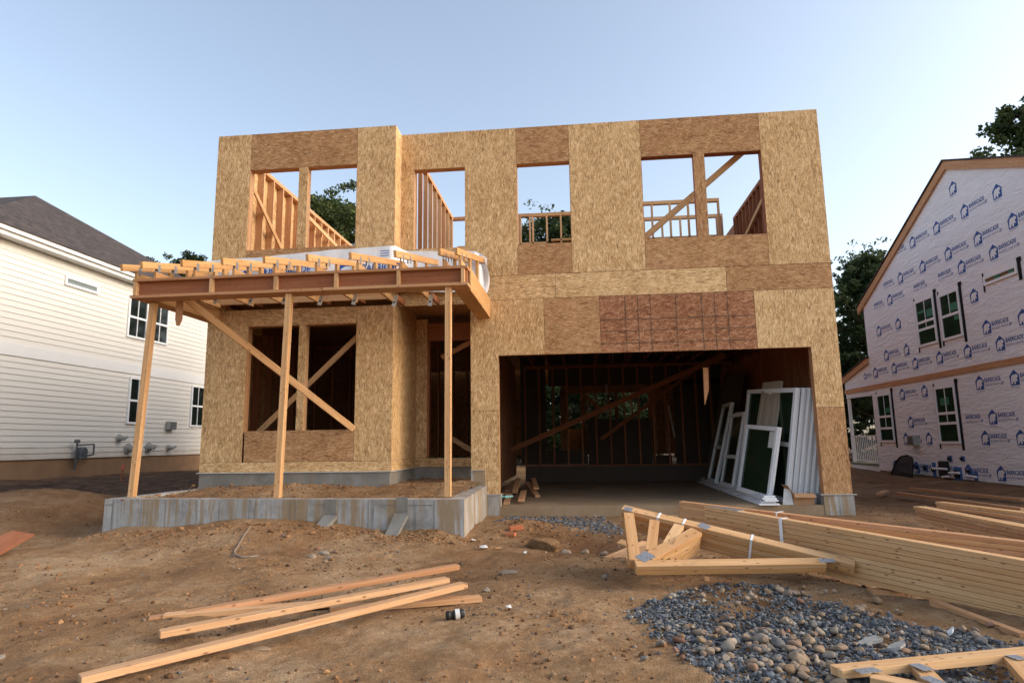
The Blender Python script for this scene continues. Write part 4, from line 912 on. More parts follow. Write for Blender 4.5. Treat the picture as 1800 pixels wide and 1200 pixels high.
# scrap lumber by the left jamb
GS = 'offcuts heaped inside the garage by the left jamb'
sp = [((885, 868), (920, 830), .0, 'long thin pale offcut rising against the left jamb'), ((893, 866), (925, 836), .03, 'pale offcut lying leftmost in the heap beside the garage jamb'), ((905, 872), (928, 838), .07, 'tan offcut lying across the middle of the heap'),
      ((916, 884), (930, 846), .04, 'reddish offcut whose end sticks out nearest the slab edge'), ((943, 870), (925, 838), .12, 'short pale offcut on top of the heap, pointing right'), ((945, 872), (922, 858), .0, 'dark offcut under the right side of the heap'), ((890, 885), (905, 850), .0, 'small stub at the foot of the jamb')]
for k, (a, b, hz, lb) in enumerate(sp):
    pa = P(*a, 'z', SL+.02); pb = P(*b, 'z', SL+.05); d = pb-pa
    if d.length > 1.3: pb = pa+d*(1.3/d.length)
    pa.z = SL+.022+hz; pb.z = SL+.022+hz+.05+.06*(k % 3)
    m = MB(); m.board(pa, pb, .10, .04, (0, 0, 1), .4+.1*(k % 5)); m.build('lumber_offcut', 'fir', None, lb, 'lumber', GS, bevel=.003)
m = MB(); c = P(895, 873, 'y', .05); m.cyl(c+Vector((-.06, 0, 0)), c+Vector((.06, .02, .01)), .025, .015, 7); m.cyl(c+Vector((-.2, -.05, .02)), c+Vector((-.05, 0, .0)), .008, .012, 6); m.build('rag', 'cyan_rag', None, 'pale cyan rag lying by the left garage jamb', 'rag')

# ------------------------------------------------------------------ lumber on the ground
SG = 'loose two by fours lying on the dirt'
def stick(a, b, za, zb_, label, w_=.089, t_=.038, tint=.4, name='lumber_board', mat='fir', grp=SG):
    pa, pb = Vector((a[0], a[1], za)), Vector((b[0], b[1], zb_)); m = MB(); m.board(pa, pb, w_, t_, (0, 0, 1), tint)
    return m.build(name, mat, None, label, 'lumber', grp, bevel=.003)
s1a, s1b = P(140, 1188, 'z', -.27), P(816, 1031, 'z', -.22)
stick(s1a, s1b, -.285, -.205, 'longest loose two by four, frontmost of the pile on the dirt', tint=.3)
s2a, s2b = P(280, 1112, 'z', -.25), P(786, 1022, 'z', -.20)
stick(s2a, s2b, -.255, -.185, 'second loose two by four, behind the frontmost one, with its sawn grey end showing', tint=.2)
s3a, s3b = P(288, 1079, 'z', -.27), P(600, 1052, 'z', -.26)
stick(s3a, s3b, -.285, -.285, 'short pale board lying at the left under the crossing two by fours', tint=.1)
s4a, s4b = P(262, 1084, 'z', -.28), P(805, 1011, 'z', -.22)
stick(s4a, s4b, -.30, -.15, 'rearmost reddish two by four crossing the loose pile', tint=.9)
s5a, s5b = P(580, 1066, 'z', -.28), P(845, 1046, 'z', -.28)
stick(s5a, s5b, -.30, -.30, 'flat board whose squared end sticks out to the right under the pile', .10, tint=.25)
# triangular truss bundle
Bp, Cp, Ap = P(1117, 993, 'y', -5.05), P(1490, 988, 'y', -4.86), P(1104, 896, 'y', -4.25)
nb = (Cp-Bp).cross(Ap-Bp).normalized(); nb = nb if nb.z > 0 else -nb
def tplate(m, c, d, n, l=.10, w_=.075): s_ = n.cross(d).normalized(); m.obox(c+n*.0012, d, s_, n, l/2, w_/2, .0012)
TG = 'small trusses in the triangular bundle'
def tri(k, members, label):
    off = nb*(-.0395*k); a, b, c = Ap+off, Bp+off, Cp+off; dg = a.lerp(c, .38)
    r = thing('roof_truss', label, 'roof truss', (a+b+c)/3, TG); dirs = {}
    def mem(nm, p, q, e0=0, e1=0, w_=.089, t=None):
        d = (q-p).normalized(); m = MB(); m.board(p-d*e0, q+d*e1, w_, .037, nb, t); m.build(nm, 'pine_gold' if k % 2 else 'pine', r, bevel=.002)
    inA = (c-a).normalized(); 
    if 'A' in members: mem('top_chord', a, c if k < 2 else a.lerp(c, .80), .05, .05)
    if 'B' in members: mem('bottom_chord', b+(c-b)*.03, c-(c-b)*.10+(b-a).normalized()*.0, .05, -.02)
    if 'L' in members: mem('end_post', a+(b-a)*.09, b-(b-a)*.055)
    if 'D' in members: mem('diagonal_web', b+(dg-b)*(.16 if k == 0 else .22+.10*k), dg-(dg-b)*.115, 0, 0, .11 if k == 0 else .089)
    if 'W' in members:
        for f, g_ in ((.14, .20), (.27, .42)):
            p = a.lerp(c, f); q = b.lerp(dg, g_); mem('short_web', p+(q-p)*.14, q-(q-p)*.12, w_=.085)
    if 'P' in members:
        m = MB(); tplate(m, b.lerp(a, .10)+(c-b)*.05+nb*.0185, (dg-b).normalized(), nb, .13, .10); m.build('connector_plate', 'steel', r)
        m = MB(); tplate(m, dg+nb*.0185, (dg-b).normalized(), nb, .08, .09); m.build('connector_plate', 'steel', r)
        m = MB(); tplate(m, a.lerp(b, .02)+nb*.0185, (c-a).normalized(), nb, .075, .07); m.build('connector_plate', 'steel', r)
        m = MB(); tplate(m, c-(c-b)*.10+nb*.0185, (c-b).normalized(), nb, .12, .05); m.build('connector_plate', 'steel', r)
tri(0, 'ABLDWP', 'topmost truss of the triangular bundle, with steel plates at its corners')
tri(1, 'ABLD', 'second truss from the top in the triangular bundle')
tri(2, 'AD', 'third truss from the top in the triangular bundle')
tri(3, 'AD', 'fourth truss from the top in the triangular bundle')
tri(4, 'AD', 'lowest truss in the triangular bundle, nearly on the dirt')
m = MB(); zA = g(Ap.x+.3, Ap.y+.2); m.board((Ap.x-.02, Ap.y+.25, zA+.02), (Ap.x+1.0, Ap.y+.1, zA+.03), .09, .06, (0, 0, 1), .5); m.board((Ap.x+.35, Ap.y-.05, zA+.03), (Ap.x+.42, Ap.y+.5, zA+.09), .1, .06, (0, 0, 1), .6)
m.build('support_block', 'fir', None, 'wood blocking propping up the raised corner of the triangular truss bundle', 'lumber')
def strap(pts, label, wid=.018, grp='white plastic straps around the truss bundles'):
    m = MB()
    for a, b, up in pts: m.board(a, b, wid, .003, up, .5)
    m.build('strap', 'white_pvc', None, label, 'strap', grp)
dAC = (Cp-Ap).normalized(); sAC = nb.cross(dAC)
for f, lb in ((.16, 'white strap round the triangular bundle close to its raised corner'), (.285, 'white strap round the triangular bundle just before the diagonal'), (.60, 'white strap round the triangular bundle towards its pointed tip')):
    c = Ap.lerp(Cp, f)+nb*.021; sd_ = sAC if sAC.y < 0 else -sAC
    strap([(c-sd_*.048, c+sd_*.048, nb), (c+sd_*.047, c+sd_*.047-nb*.19, sd_)], lb)
# long truss bundle
LG = 'long trusses strapped in one stack'
f0, f1 = P(1236, 888, 'y', -3.75), P(1800, 985, 'y', -5.72); r0, r1 = P(1197, 881, 'y', -3.62), P(1800, 951, 'y', -5.0)
dF = (f1-f0).normalized(); dR = (r1-r0).normalized(); names = ['topmost', 'second from the top', 'third from the top', 'fourth from the top', 'fifth from the top', 'sixth from the top', 'seventh from the top', 'eighth from the top', 'ninth from the top', 'lowest']
for k in range(10):
    dz = Vector((0, 0, -.0385*k-.019)); r = thing('long_roof_truss', f'{names[k]} long roof truss in the strapped stack beside the gravel', 'roof truss', (f0+f1)/2+dz, LG)
    sh = (.0 if k < 6 else -.045)+random.uniform(-.006, .006); nF = Vector((dF.y, -dF.x, 0)).normalized(); nF = nF if nF.y < 0 else -nF
    sb = Vector((-dF.y, dF.x, 0)).normalized(); sb = sb if sb.y > 0 else -sb; jit = random.uniform(-.002, .010)
    endz = f1+dF*1.6
    zslope = (.0)
    a = f0+dz+sb*(.045-sh*.2+jit)+dF*(0 if k < 6 else -.05); b = f1+dF*1.7+dz+sb*(.045-sh*.2+jit)
    m = MB(); m.board(a, b, .089, .0365, (0, 0, 1), .05+.9*random.random()); m.build('bottom_chord', 'pine', r, bevel=.003)
    if k < 6:
        m = MB(); a2 = r0+dz+dR*random.uniform(0, .015); b2 = r1+dR*1.5+dz; m.board(a2+Vector((0, .05, 0)), b2+Vector((0, .05, 0)), .089, .037, (0, 0, 1), .4+.6*random.random()); m.build('top_chord', 'fir' if k % 2 == 0 else 'pine', r, bevel=.002)
    if k == 0:
        m = MB(); tplate(m, f0+dF*.22+sb*.06+Vector((0, 0, .0)), dF, Vector((0, 0, 1)), .34, .10); m.build('connector_plate', 'steel', r)
        for q in (2.7, 3.3):
            m = MB(); m.board(f0+dF*q+sb*.1+dz, r0+dR*(q+.1)+dz, .089, .037, (0, 0, 1), .5); m.build('web', 'pine', r)
for q, lb, fr_ in ((.83, 'white strap round the near chord of the long truss stack', 0), (.90, 'white strap round the rear chord of the long truss stack', 1)):
    if fr_ == 0: c = f0+dF*q; strap([(c+sb*.0+Vector((0, 0, .002)), c+sb*.095+Vector((0, 0, .002)), (0, 0, 1)), (c-sb*.002, c-sb*.002+Vector((0, 0, -.385)), -sb)], lb, .03)
    else: c = r0+dR*q*1.0+Vector((0, .0, 0)); strap([(c+Vector((0, 0, .002)), c+sb*.10+Vector((0, 0, .002)), (0, 0, 1)), (c-sb*.0, c+Vector((0, 0, -.2)), -sb)], lb, .03)
# skid under it
m = MB(); m.board(P(1640, 1058, 'z', -.30), P(1800, 1118, 'z', -.32), .05, .04, (0, 0, 1), .6); m.build('skid_board', 'fir', None, 'thin muddy board on the dirt in front of the long truss stack', 'lumber')
# blocks carrying the raised end of the stack
m = MB(); bz = g(f0.x+.3, f0.y-.3)
for q in (.35, 1.6):
    c = f0+dF*q; zz = c.z-.40; gg_ = g(c.x, c.y)
    if zz-gg_ > .02: mq = MB(); mq.box(c.x-.05, c.x+.45, c.y-.05, c.y+.05, gg_-.02, zz, 'x'); mq.build('support_block', 'fir', None, 'wood block under the '+('far end' if q < 1 else 'middle')+' of the long truss stack', 'lumber')
# front right truss
ta, tb = P(1462, 1176, 'z', -.235), P(1860, 1138, 'z', -.225); tc = P(1690, 1222, 'z', -.25)
FT = thing('roof_truss', 'pale truss cut off by the lower right corner of the photo, lying on stones', 'roof truss', (ta+tb)/2)
up_ = Vector((0, 0, 1)); dt = (tb-ta).normalized(); db = (tc-ta).normalized(); st_ = Vector((-dt.y, dt.x, 0))
m = MB(); m.board(ta+dt*.0-st_*.03, tb+dt*1.2-st_*.03, .085, .038, up_, .1); m.build('top_chord', 'pine', FT, bevel=.002)
m = MB(); m.board(ta+db*.14-st_*.035, tc+db*1.2-st_*.03, .085, .038, up_, .25); m.build('bottom_chord', 'pine', FT, bevel=.002)
for (x0, y0, x1, y1) in ((1612, 1170, 1650, 1210), (1780, 1160, 1830, 1215)):
    m = MB(); m.board(P(x0, y0, 'z', -.235), P(x1, y1, 'z', -.245), .08, .037, up_, .5); m.build('web', 'pine', FT, bevel=.002)
for (x, y, d_, l) in ((1525, 1178, dt, .11), (1620, 1172, st_, .09), (1640, 1195, st_, .09), (1782, 1153, st_, .09)):
    m = MB(); tplate(m, P(x, y, 'z', -.213), d_, up_, l, .06); m.build('connector_plate', 'steel', FT)
# lumber pile by the wrapped house
PG = 'long boards stacked between the two houses'
pl = [((1605, 889), (1800, 926), .0, 'topmost pale board of the pile between the houses'), ((1640, 881), (1800, 901), .0, 'rear upper board of the pile between the houses'), ((1608, 896), (1800, 934), -.04, 'second layer board on the near side of the pile between the houses'),
      ((1612, 903), (1800, 941), -.08, 'third layer dark board of the pile between the houses'), ((1614, 911), (1800, 948), -.12, 'lowest near board of the pile between the houses'), ((1645, 887), (1800, 909), -.04, 'rear lower board of the pile between the houses')]
for k, (a, b, hz, lb) in enumerate(pl):
    zt = -.08 if k != 1 and k != 5 else -.04
    pa, pb = P(*a, 'z', zt+hz), P(*b, 'z', zt+hz); d = (pb-pa).normalized(); pb = pb+d*1.2
    m = MB(); m.board(pa+Vector((.08, 0, -.019)), pb+Vector((.08, 0, -.019)), .16 if k != 1 else .12, .037, (0, 0, 1), (.05, .1, .7, .9, .6, .5)[k]); m.build('long_board', 'pine' if k < 2 else 'fir', None, lb, 'lumber', PG, bevel=.002)
# filler boards lower in the pile
for k, (a, b, z, lb) in enumerate((((1575, 866), (1800, 895), -.2, 'muddy board lying on the ground behind the stacked boards'), ((1600, 858), (1800, 878), -.19, 'thin muddy board farthest back, close to the wrapped house'), ((1545, 868), (1558, 863), -.22, 'short pale offcut lying by the concrete pier'))):
    pa, pb = P(*a, 'z', z), P(*b, 'z', z); m = MB(); m.board(pa, pb, .10, .04, (0, 0, 1), .8); m.build('ground_board', 'fir', None, lb, 'lumber')
# plywood at the left edge and by the truss
q = [P(0, 972, 'z', -.20), P(60, 938, 'z', -.16), P(22, 932, 'z', -.10), P(-50, 962, 'z', -.14)]
m = MB(); m.prism(q, (0, 0, -.022), .8); m.build('plywood_sheet', 'fir_red', None, 'reddish plywood sheet lying on the dirt at the left edge', 'plywood')
m = MB(); q = [P(1062, 978, 'z', -.26), P(1150, 979, 'z', -.27), P(1150, 952, 'z', -.20), P(1128, 950, 'z', -.18)]
m.prism(q, (0, 0, -.02), .4); m.build('plywood_offcut', 'fir', None, 'pointed plywood offcut lying under the triangular truss bundle', 'plywood')
m = MB(); q = [P(1084, 953, 'z', -.26), P(1100, 957, 'z', -.26), P(1102, 950, 'z', -.25), P(1092, 947, 'z', -.25)]; m.prism(q, (0, 0, -.02), .4); m.build('wood_chip', 'pine', None, 'small square wood offcut left of the triangular bundle', 'lumber')
m = MB(); q = [P(1180, 905, 'z', -.2), P(1192, 906, 'z', -.2), P(1194, 912, 'z', -.24), P(1176, 911, 'z', -.24)]; m.prism(q, (0, .04, 0), .4); m.build('wood_chip', 'pine', None, 'wood offcut standing left of the long truss stack end', 'lumber')
m = MB(); c = P(1246, 1029, 'z', -.31); m.prism([c+Vector((-.035, 0, -.01)), c+Vector((.03, 0, -.01)), c+Vector((.012, .03, .055)), c+Vector((-.02, .03, .06))], (0, .03, 0), .5); m.build('wood_chip', 'pine', None, 'upright wood offcut in front of the triangular bundle', 'lumber')
for k, (px, py, w_, hgt, an, lb) in enumerate(((570, 857, .14, .05, .1, 'orange wood block on the porch dirt'), (875, 963, .07, .012, .5, 'pale wood chip on the dirt right of the porch'))):
    z = ZP+.0 if k == 0 else -.29; c = P(px, py, 'z', z)
    if k: c.z = g(c.x, c.y)+.005
    m = MB(); m.obox(c+Vector((0, 0, hgt/2)), Vector((math.cos(an), math.sin(an), 0)), Vector((-math.sin(an), math.cos(an), 0)), (0, 0, 1), w_/2, w_*.22, hgt/2, .6); m.build('wood_chip', 'fir', None, lb, 'lumber')
# survey stake
b_ = P(212, 846, 'z', .06); b_.z = g(b_.x, b_.y)
SK = thing('survey_stake', 'thin wooden survey stake with a pink top between the houses', 'stake', b_)
m = MB(); m.board(b_-Vector((0, 0, .1)), b_+Vector((.03, 0, .28)), .04, .02, (0, 1, 0), .9); m.build('stake', 'fir_red', SK); m = MB(); m.board(b_+Vector((.03, 0, .281)), b_+Vector((.035, 0, .40)), .045, .022, (0, 1, 0)); m.build('painted_top', 'orange_paint', SK)
# bent wire, can, brick
wv_ = []
for x, y in ((440, 925), (430, 930), (420, 937), (413, 943), (415, 948), (425, 950), (440, 950), (455, 950)):
    p = P(x, y, 'y', -2.75); p = P(x, y, 'z', g(p.x, -2.75)+.012); p.z = g(p.x, p.y)+.014; wv_.append(p)
MB().tube(wv_, .009, 7).build('bent_wire', 'wire_steel', None, 'bent pale wire lying below the porch foundation', 'wire', weld=True)
c = P(800, 1083, 'z', -.30); c.z = g(c.x, c.y)+.03
CN = thing('crushed_can', 'crushed dark drink can lying on the dirt right of the loose boards', 'can', c)
d = Vector((.95, .3, .08)).normalized(); m = MB()
for k in range(7): m.cyl(c+d*(-.06+.017*k), c+d*(-.043+.017*k), .026+.006*math.sin(k*2.3), .026+.006*math.sin((k+1)*2.3), 12, .5, False)
m.build('body', 'black_plastic', CN, weld=True); MB().cyl(c+d*.059, c+d*.062, .026, n=14).build('rim', 'steel', CN); MB().cyl(c+d*.0, c+d*.03, .0335, n=14).build('label', 'paper', CN)
m = MB(); c = P(907, 939, 'z', -.27); c.z = g(c.x, c.y)+.02; m.obox(c, Vector((.9, .3, .1)).normalized(), Vector((-.3, .9, 0)).normalized(), Vector((0, -.1, 1)).normalized(), .085, .05, .03); m.build('brick', 'brick', None, 'broken orange brick on the dirt beside the boulder', 'brick', bevel=.008)
m = MB(); c = P(898, 946, 'z', -.28); c.z = g(c.x, c.y)+.01; m.obox(c, Vector((.95, -.2, .05)).normalized(), Vector((.2, .95, 0)).normalized(), (0, 0, 1), .06, .04, .02); m.build('brick', 'brick', None, 'brick fragment left of the boulder, smaller and lower than the broken brick', 'brick', bevel=.006)
for k, (px, py, w_, lb) in enumerate(((833, 949, .05, 'white scrap of paper on the dirt beside the porch corner'), (848, 961, .10, 'clear plastic scrap on the dirt in front of the porch corner'), (922, 973, .05, 'small pale scrap on the dirt below the boulder'), (893, 1058, .05, 'torn wrapper on the dirt right of the loose boards'), (1660, 866, .10, 'crumpled white scrap on the mud beside the wrapped house'))):
    c = P(px, py, 'z', -.27); c.z = g(c.x, c.y)+.012; m = MB(); pts = [c+Vector((w_*(.6+.4*random.random())*math.cos(a)*.6, w_*.5*math.sin(a), .02*random.random())) for a in np.linspace(0, 5.4, 7)]
    m.prism(pts, (0, 0, .006)); m.build('litter', 'paper', None, lb, 'litter')

# ------------------------------------------------------------------ stones
def ico(sub, seed, sq=(1, 1, .7), rough=.18, cuts=0):
    bm = bmesh.new(); bmesh.ops.create_icosphere(bm, subdivisions=sub, radius=1); r_ = random.Random(seed)
    ph = [Vector((r_.uniform(-3, 3), r_.uniform(-3, 3), r_.uniform(-3, 3))) for _ in range(5)]
    planes = [(Vector((r_.gauss(0, 1), r_.gauss(0, 1), r_.gauss(0, 1))).normalized(), r_.uniform(.62, .85)) for _ in range(cuts)]
    for v in bm.verts:
        k = 1+rough*sum(math.sin(v.co.dot(p)+i) for i, p in enumerate(ph))/2
        v.co *= k
        for n_, d_ in planes:
            q = v.co.dot(n_)-d_
            if q > 0: v.co -= n_*q
        v.co.x *= sq[0]; v.co.y *= sq[1]; v.co.z *= sq[2]
    V = np.array([v.co[:] for v in bm.verts]); F = np.array([[v.index for v in f.verts] for f in bm.faces]); bm.free(); return V, F
def scatter(name, mat, label, pts, sizes, variants, cat=None, tints=None, flat=True, sink=.3):
    VV, FF, TT = [], [], []; o = 0
    for i, (p, s_) in enumerate(zip(pts, sizes)):
        V, F = variants[i % len(variants)]; a = rng.uniform(0, 6.28); b = rng.normal(0, .5); ca_, sa_ = math.cos(a), math.sin(a); cb_, sb_ = math.cos(b), math.sin(b)
        R_ = np.array([[ca_, -sa_, 0], [sa_, ca_, 0], [0, 0, 1]]) @ np.array([[1, 0, 0], [0, cb_, -sb_], [0, sb_, cb_]])
        W_ = (V*s_) @ R_.T+np.array(p)+np.array([0, 0, s_*(.6-sink)]); VV.append(W_); FF.append(F+o); o += len(V); TT.append(np.full(len(F), tints[i] if tints is not None else rng.random()))
    V = np.concatenate(VV); F = np.concatenate(FF); me = D.meshes.new(name); me.vertices.add(len(V)); me.vertices.foreach_set('co', V.ravel())
    me.loops.add(F.size); me.loops.foreach_set('vertex_index', F.ravel().astype(np.int32)); me.polygons.add(len(F)); me.polygons.foreach_set('loop_start', np.arange(0, F.size, 3, dtype=np.int32)); me.polygons.foreach_set('loop_total', np.full(len(F), 3, np.int32)); me.update()
    at = me.attributes.new('tint', 'FLOAT', 'FACE'); at.data.foreach_set('value', np.concatenate(TT)); me.polygons.foreach_set('use_smooth', np.full(len(F), not flat))
    me.materials.append(M[mat]); ob = D.objects.new(name, me); COL.objects.link(ob); ob['label'] = label; ob['kind'] = 'stuff'; ob['category'] = cat or name; return ob
def inpoly(x, y, poly):
    c = np.zeros(x.shape, bool); n = len(poly)
    for i in range(n):
        (x0, y0), (x1, y1) = poly[i], poly[(i+1) % n]
        c ^= ((y0 > y) != (y1 > y)) & (x < (x1-x0)*(y-y0)/(y1-y0+1e-12)+x0)
    return c
GP = [(.36, -5.50), (.62, -5.22), (.86, -5.02), (1.2, -4.92), (1.48, -4.93), (1.82, -5.35), (2.02, -5.68), (2.2, -6.0), (2.5, -6.4), (2.6, -7.4), (.78, -7.7), (.66, -7.0), (.60, -6.72), (.53, -6.50), (.60, -6.25), (.50, -6.02), (.42, -5.80)]
ang = [ico(1, 100+k, (1, .8+.1*(k % 3), .55+.1*(k % 4)), .32, 10) for k in range(14)]
N = 30000; x = rng.uniform(.2, 2.8, N); y = rng.uniform(-7.7, -4.85, N); wob = .17*fbm(x, y, 4, 4, 31)+.03*rng.standard_normal(N)
k_ = inpoly(x+wob, y+wob*.8, GP); dens = 1-.9*ss(.15, .85, (x-1.45)*.8+(y+5.6)*.55+.55*fbm(x, y, 2.2, 3, 33)); dens *= 1-.8*ss(.05, .30, fbm(x, y, 1.9, 4, 36)); k_ &= rng.random(N) < dens
x, y = x[k_], y[k_]; mound_ = .045*np.exp(-(((x-1.15)/.5)**2+((y+5.7)/.6)**2)); s_ = np.clip(rng.lognormal(math.log(.0098), .38, len(x)), .004, .027)
z = gz(x, y)+mound_*rng.random(len(x))**.5
scatter('crushed_stone', 'gravel', 'patch of blue grey crushed stone on the dirt', np.stack([x, y, z], 1), s_, ang, 'gravel')
x = np.concatenate([rng.uniform(-1.15, .75, 900), rng.normal(.25, .38, 400)]); y = np.concatenate([rng.uniform(-1.5, -.05, 900), rng.normal(-1.35, .28, 400)]); k_ = (fbm(x, y, 1.6, 3, 41)+.1 > 0) & (y < -.03) & (x > -1.2); x, y = x[k_], y[k_]
scatter('driveway_gravel', 'gravel', 'thin scatter of grey gravel in front of the garage slab', np.stack([x, y, gz(x, y)], 1), np.clip(rng.lognormal(math.log(.017), .3, len(x)), .008, .035), ang, 'gravel', tints=.3+.55*rng.random(len(x)))
peb = [ico(1, 200+k, (1, .85, .62), .22, 2) for k in range(10)]
N = 15000; x = rng.uniform(-5.5, 4.2, N); y = -8.2+7.6*rng.random(N)**.75; k_ = (fbm(x, y, .9, 3, 51)+.35*rng.random(N) > .12) & ~inpoly(x, y, GP) & ~((x > -6.3) & (x < -1.2) & (y > -2.75)); x, y = x[k_], y[k_]
s_ = np.clip(rng.lognormal(math.log(.0052), .55, len(x)), .0025, .028); scatter('pebbles', 'pebble', 'small pebbles strewn over the bare dirt', np.stack([x, y, gz(x, y)], 1), s_, peb, 'pebbles', sink=.35)
N = 12000; x = rng.uniform(-9, 8, N); y = rng.uniform(-8, 1.0, N); k_ = (fbm(x, y, .8, 4, 61)+.22*rng.random(N) > .20) & ~((x > -6.3) & (x < -1.2) & (y > -2.55)) & ~((x > -1.8) & (x < 4.2) & (y > -.05)); x, y = x[k_], y[k_]
# dirt clods heaped along the concrete and round the truss
xc = np.concatenate([x, rng.uniform(-6.1, -1.4, 900), rng.normal(-1.9, .3, 300), rng.normal(-.6, .3, 350)]); yc = np.concatenate([y, -2.62-.35*rng.random(900)**2, -2.85+.15*rng.standard_normal(300), -1.9+.3*rng.standard_normal(350)])
scatter('dirt_clods', 'clod', 'crumbled clods of dirt lying over the ground', np.stack([xc, yc, gz(xc, yc)], 1), np.clip(rng.lognormal(math.log(.010), .5, len(xc)), .004, .04), peb, 'clods', sink=.45)
xp = rng.uniform(-6, -1.6, 700); yp_ = rng.uniform(-2.3, 1.0, 700); k_ = ~((xp < -2.9) & (yp_ > -.4)); xp, yp_ = xp[k_], yp_[k_]
scatter('porch_clods', 'clod', 'crumbs of dirt and chips on the porch fill', np.stack([xp, yp_, ZP-.02+.075*ss(-1.9, -.5, yp_)], 1), np.clip(rng.lognormal(math.log(.012), .5, len(xp)), .004, .04), peb, 'clods', tints=rng.random(len(xp)))
# cobbles, one object each
def mesh_of(name, VF, mat, smooth=True):
    V, F = VF; me = D.meshes.new(name); me.from_pydata([tuple(v) for v in V], [], [tuple(f) for f in F]); me.materials.append(M[mat]); me.polygons.foreach_set('use_smooth', [smooth]*len(F)); return me
cob = [mesh_of('cobble', ico(3, 300+k, (1, .72+.06*(k % 4), .55+.07*(k % 3)), .20, 5), 'cobble') for k in range(10)]
CP = []
def addcob(cx, cy, sx, sy, n, s0, s1):
    for _ in range(n): CP.append((cx+sx*random.gauss(0, 1), cy+sy*random.gauss(0, 1), random.uniform(s0, s1)))
addcob(.98, -6.7, .22, .22, 84, .017, .036); addcob(1.15, -6.30, .32, .16, 50, .015, .033); addcob(.80, -6.18, .12, .10, 16, .016, .032); addcob(1.55, -6.25, .22, .2, 9, .014, .030)
addcob(1.45, -5.15, .18, .12, 16, .014, .034); addcob(1.85, -5.55, .16, .2, 16, .014, .034); addcob(2.1, -6.25, .18, .2, 20, .014, .03); addcob(1.0, -5.25, .25, .12, 9, .014, .03); addcob(1.3, -5.75, .3, .2, 10, .012, .025)
for i, (x_, y_, s_) in enumerate(CP):
    o = D.objects.new('cobble', cob[i % 10]); o.scale = (s_, s_, s_); o.rotation_euler = (random.uniform(-.4, .4), random.uniform(-.4, .4), random.uniform(0, 6.3))
    ins = math.exp(-(((x_-1.15)/.5)**2+((y_+5.7)/.6)**2))*.04
    place(o, Vector((x_, y_, g(x_, y_)+s_*.45+ins+.008)), None, 'rounded tan, pink or grey cobble lying among the crushed stone', 'stone', 'cobbles in and around the crushed stone')
# named stones
bo = mesh_of('boulder', ico(4, 411, (1, .62, .5), .30, 5), 'dirt')
def stone(name, me, px, py, s_, label, sc=(1, 1, 1), rz=0, sink=.2, z0=-.3):
    c = P(px, py, 'z', z0); o = D.objects.new(name, me); o.scale = (s_*sc[0], s_*sc[1], s_*sc[2]); o.rotation_euler = (0, 0, rz)
    place(o, Vector((c.x, c.y, g(c.x, c.y)+s_*sc[2]*.5-s_*sink)), None, label, 'stone')
stone('boulder', bo, 957, 956, .22, 'large dirt caked boulder in front of the garage slab', rz=-.3, z0=-.27, sc=(1.15, 1, .8), sink=.25)
stone('rock', cob[3], 895, 1004, .062, 'pale tan rock alone on the dirt between the boards and the trusses', (1.2, 1, .7), .3)
stone('rock', cob[5], 855, 1036, .035, 'dark grey stone just beyond the right ends of the loose boards')
stone('rock', cob[6], 690, 1028, .028, 'dark stone behind the loose two by fours')
stone('rock', cob[2], 456, 1132, .035, 'small flat stone in front of the frontmost two by four', (1.6, .6, .5), .2)
stone('rock', cob[7], 418, 1166, .022, 'small grey stone near the bottom edge in front of the boards')
stone('rock', cob[1], 997, 985, .05, 'round stone in the muddy hollow below the boulder', z0=-.4); stone('rock', cob[4], 1030, 988, .04, 'stone at the right side of the muddy hollow', z0=-.4)
stone('rock', cob[8], 1062, 990, .045, 'grey stone lying just left of the triangular truss bundle', z0=-.36)
for k, (px, py, s_) in enumerate(((568, 967, .05), (580, 972, .04), (548, 972, .045), (590, 965, .035), (558, 960, .03), (572, 978, .03))):
    stone('rock', cob[k], px, py, s_, ('largest', 'rightmost front', 'leftmost', 'rightmost rear', 'rear left', 'frontmost')[k]+' stone of the small heap below the porch foundation', z0=-.25)
m = MB()
for k, (px, py, w_, lb) in enumerate(((1530, 1130, .12, 'torn white plaster shard lying on the gravel'), (1578, 1144, .085, 'white broken shard right of the torn plaster shard'), (1672, 1110, .035, 'pinkish chip on the dirt right of the gravel'))):
    c = P(px, py, 'z', -.29); c.z = g(c.x, c.y)+.03; m = MB(); pts = [c+Vector((w_*.55*math.cos(a)*(.7+.5*random.random()), w_*.42*math.sin(a)*(.6+.6*random.random()), .02*math.cos(a))) for a in np.linspace(0, 5.5, 8)]
    m.prism(pts, (0, .004, .014)); m.build('shard', 'shard_mat' if k < 2 else 'white_trim', None, lb, 'debris')

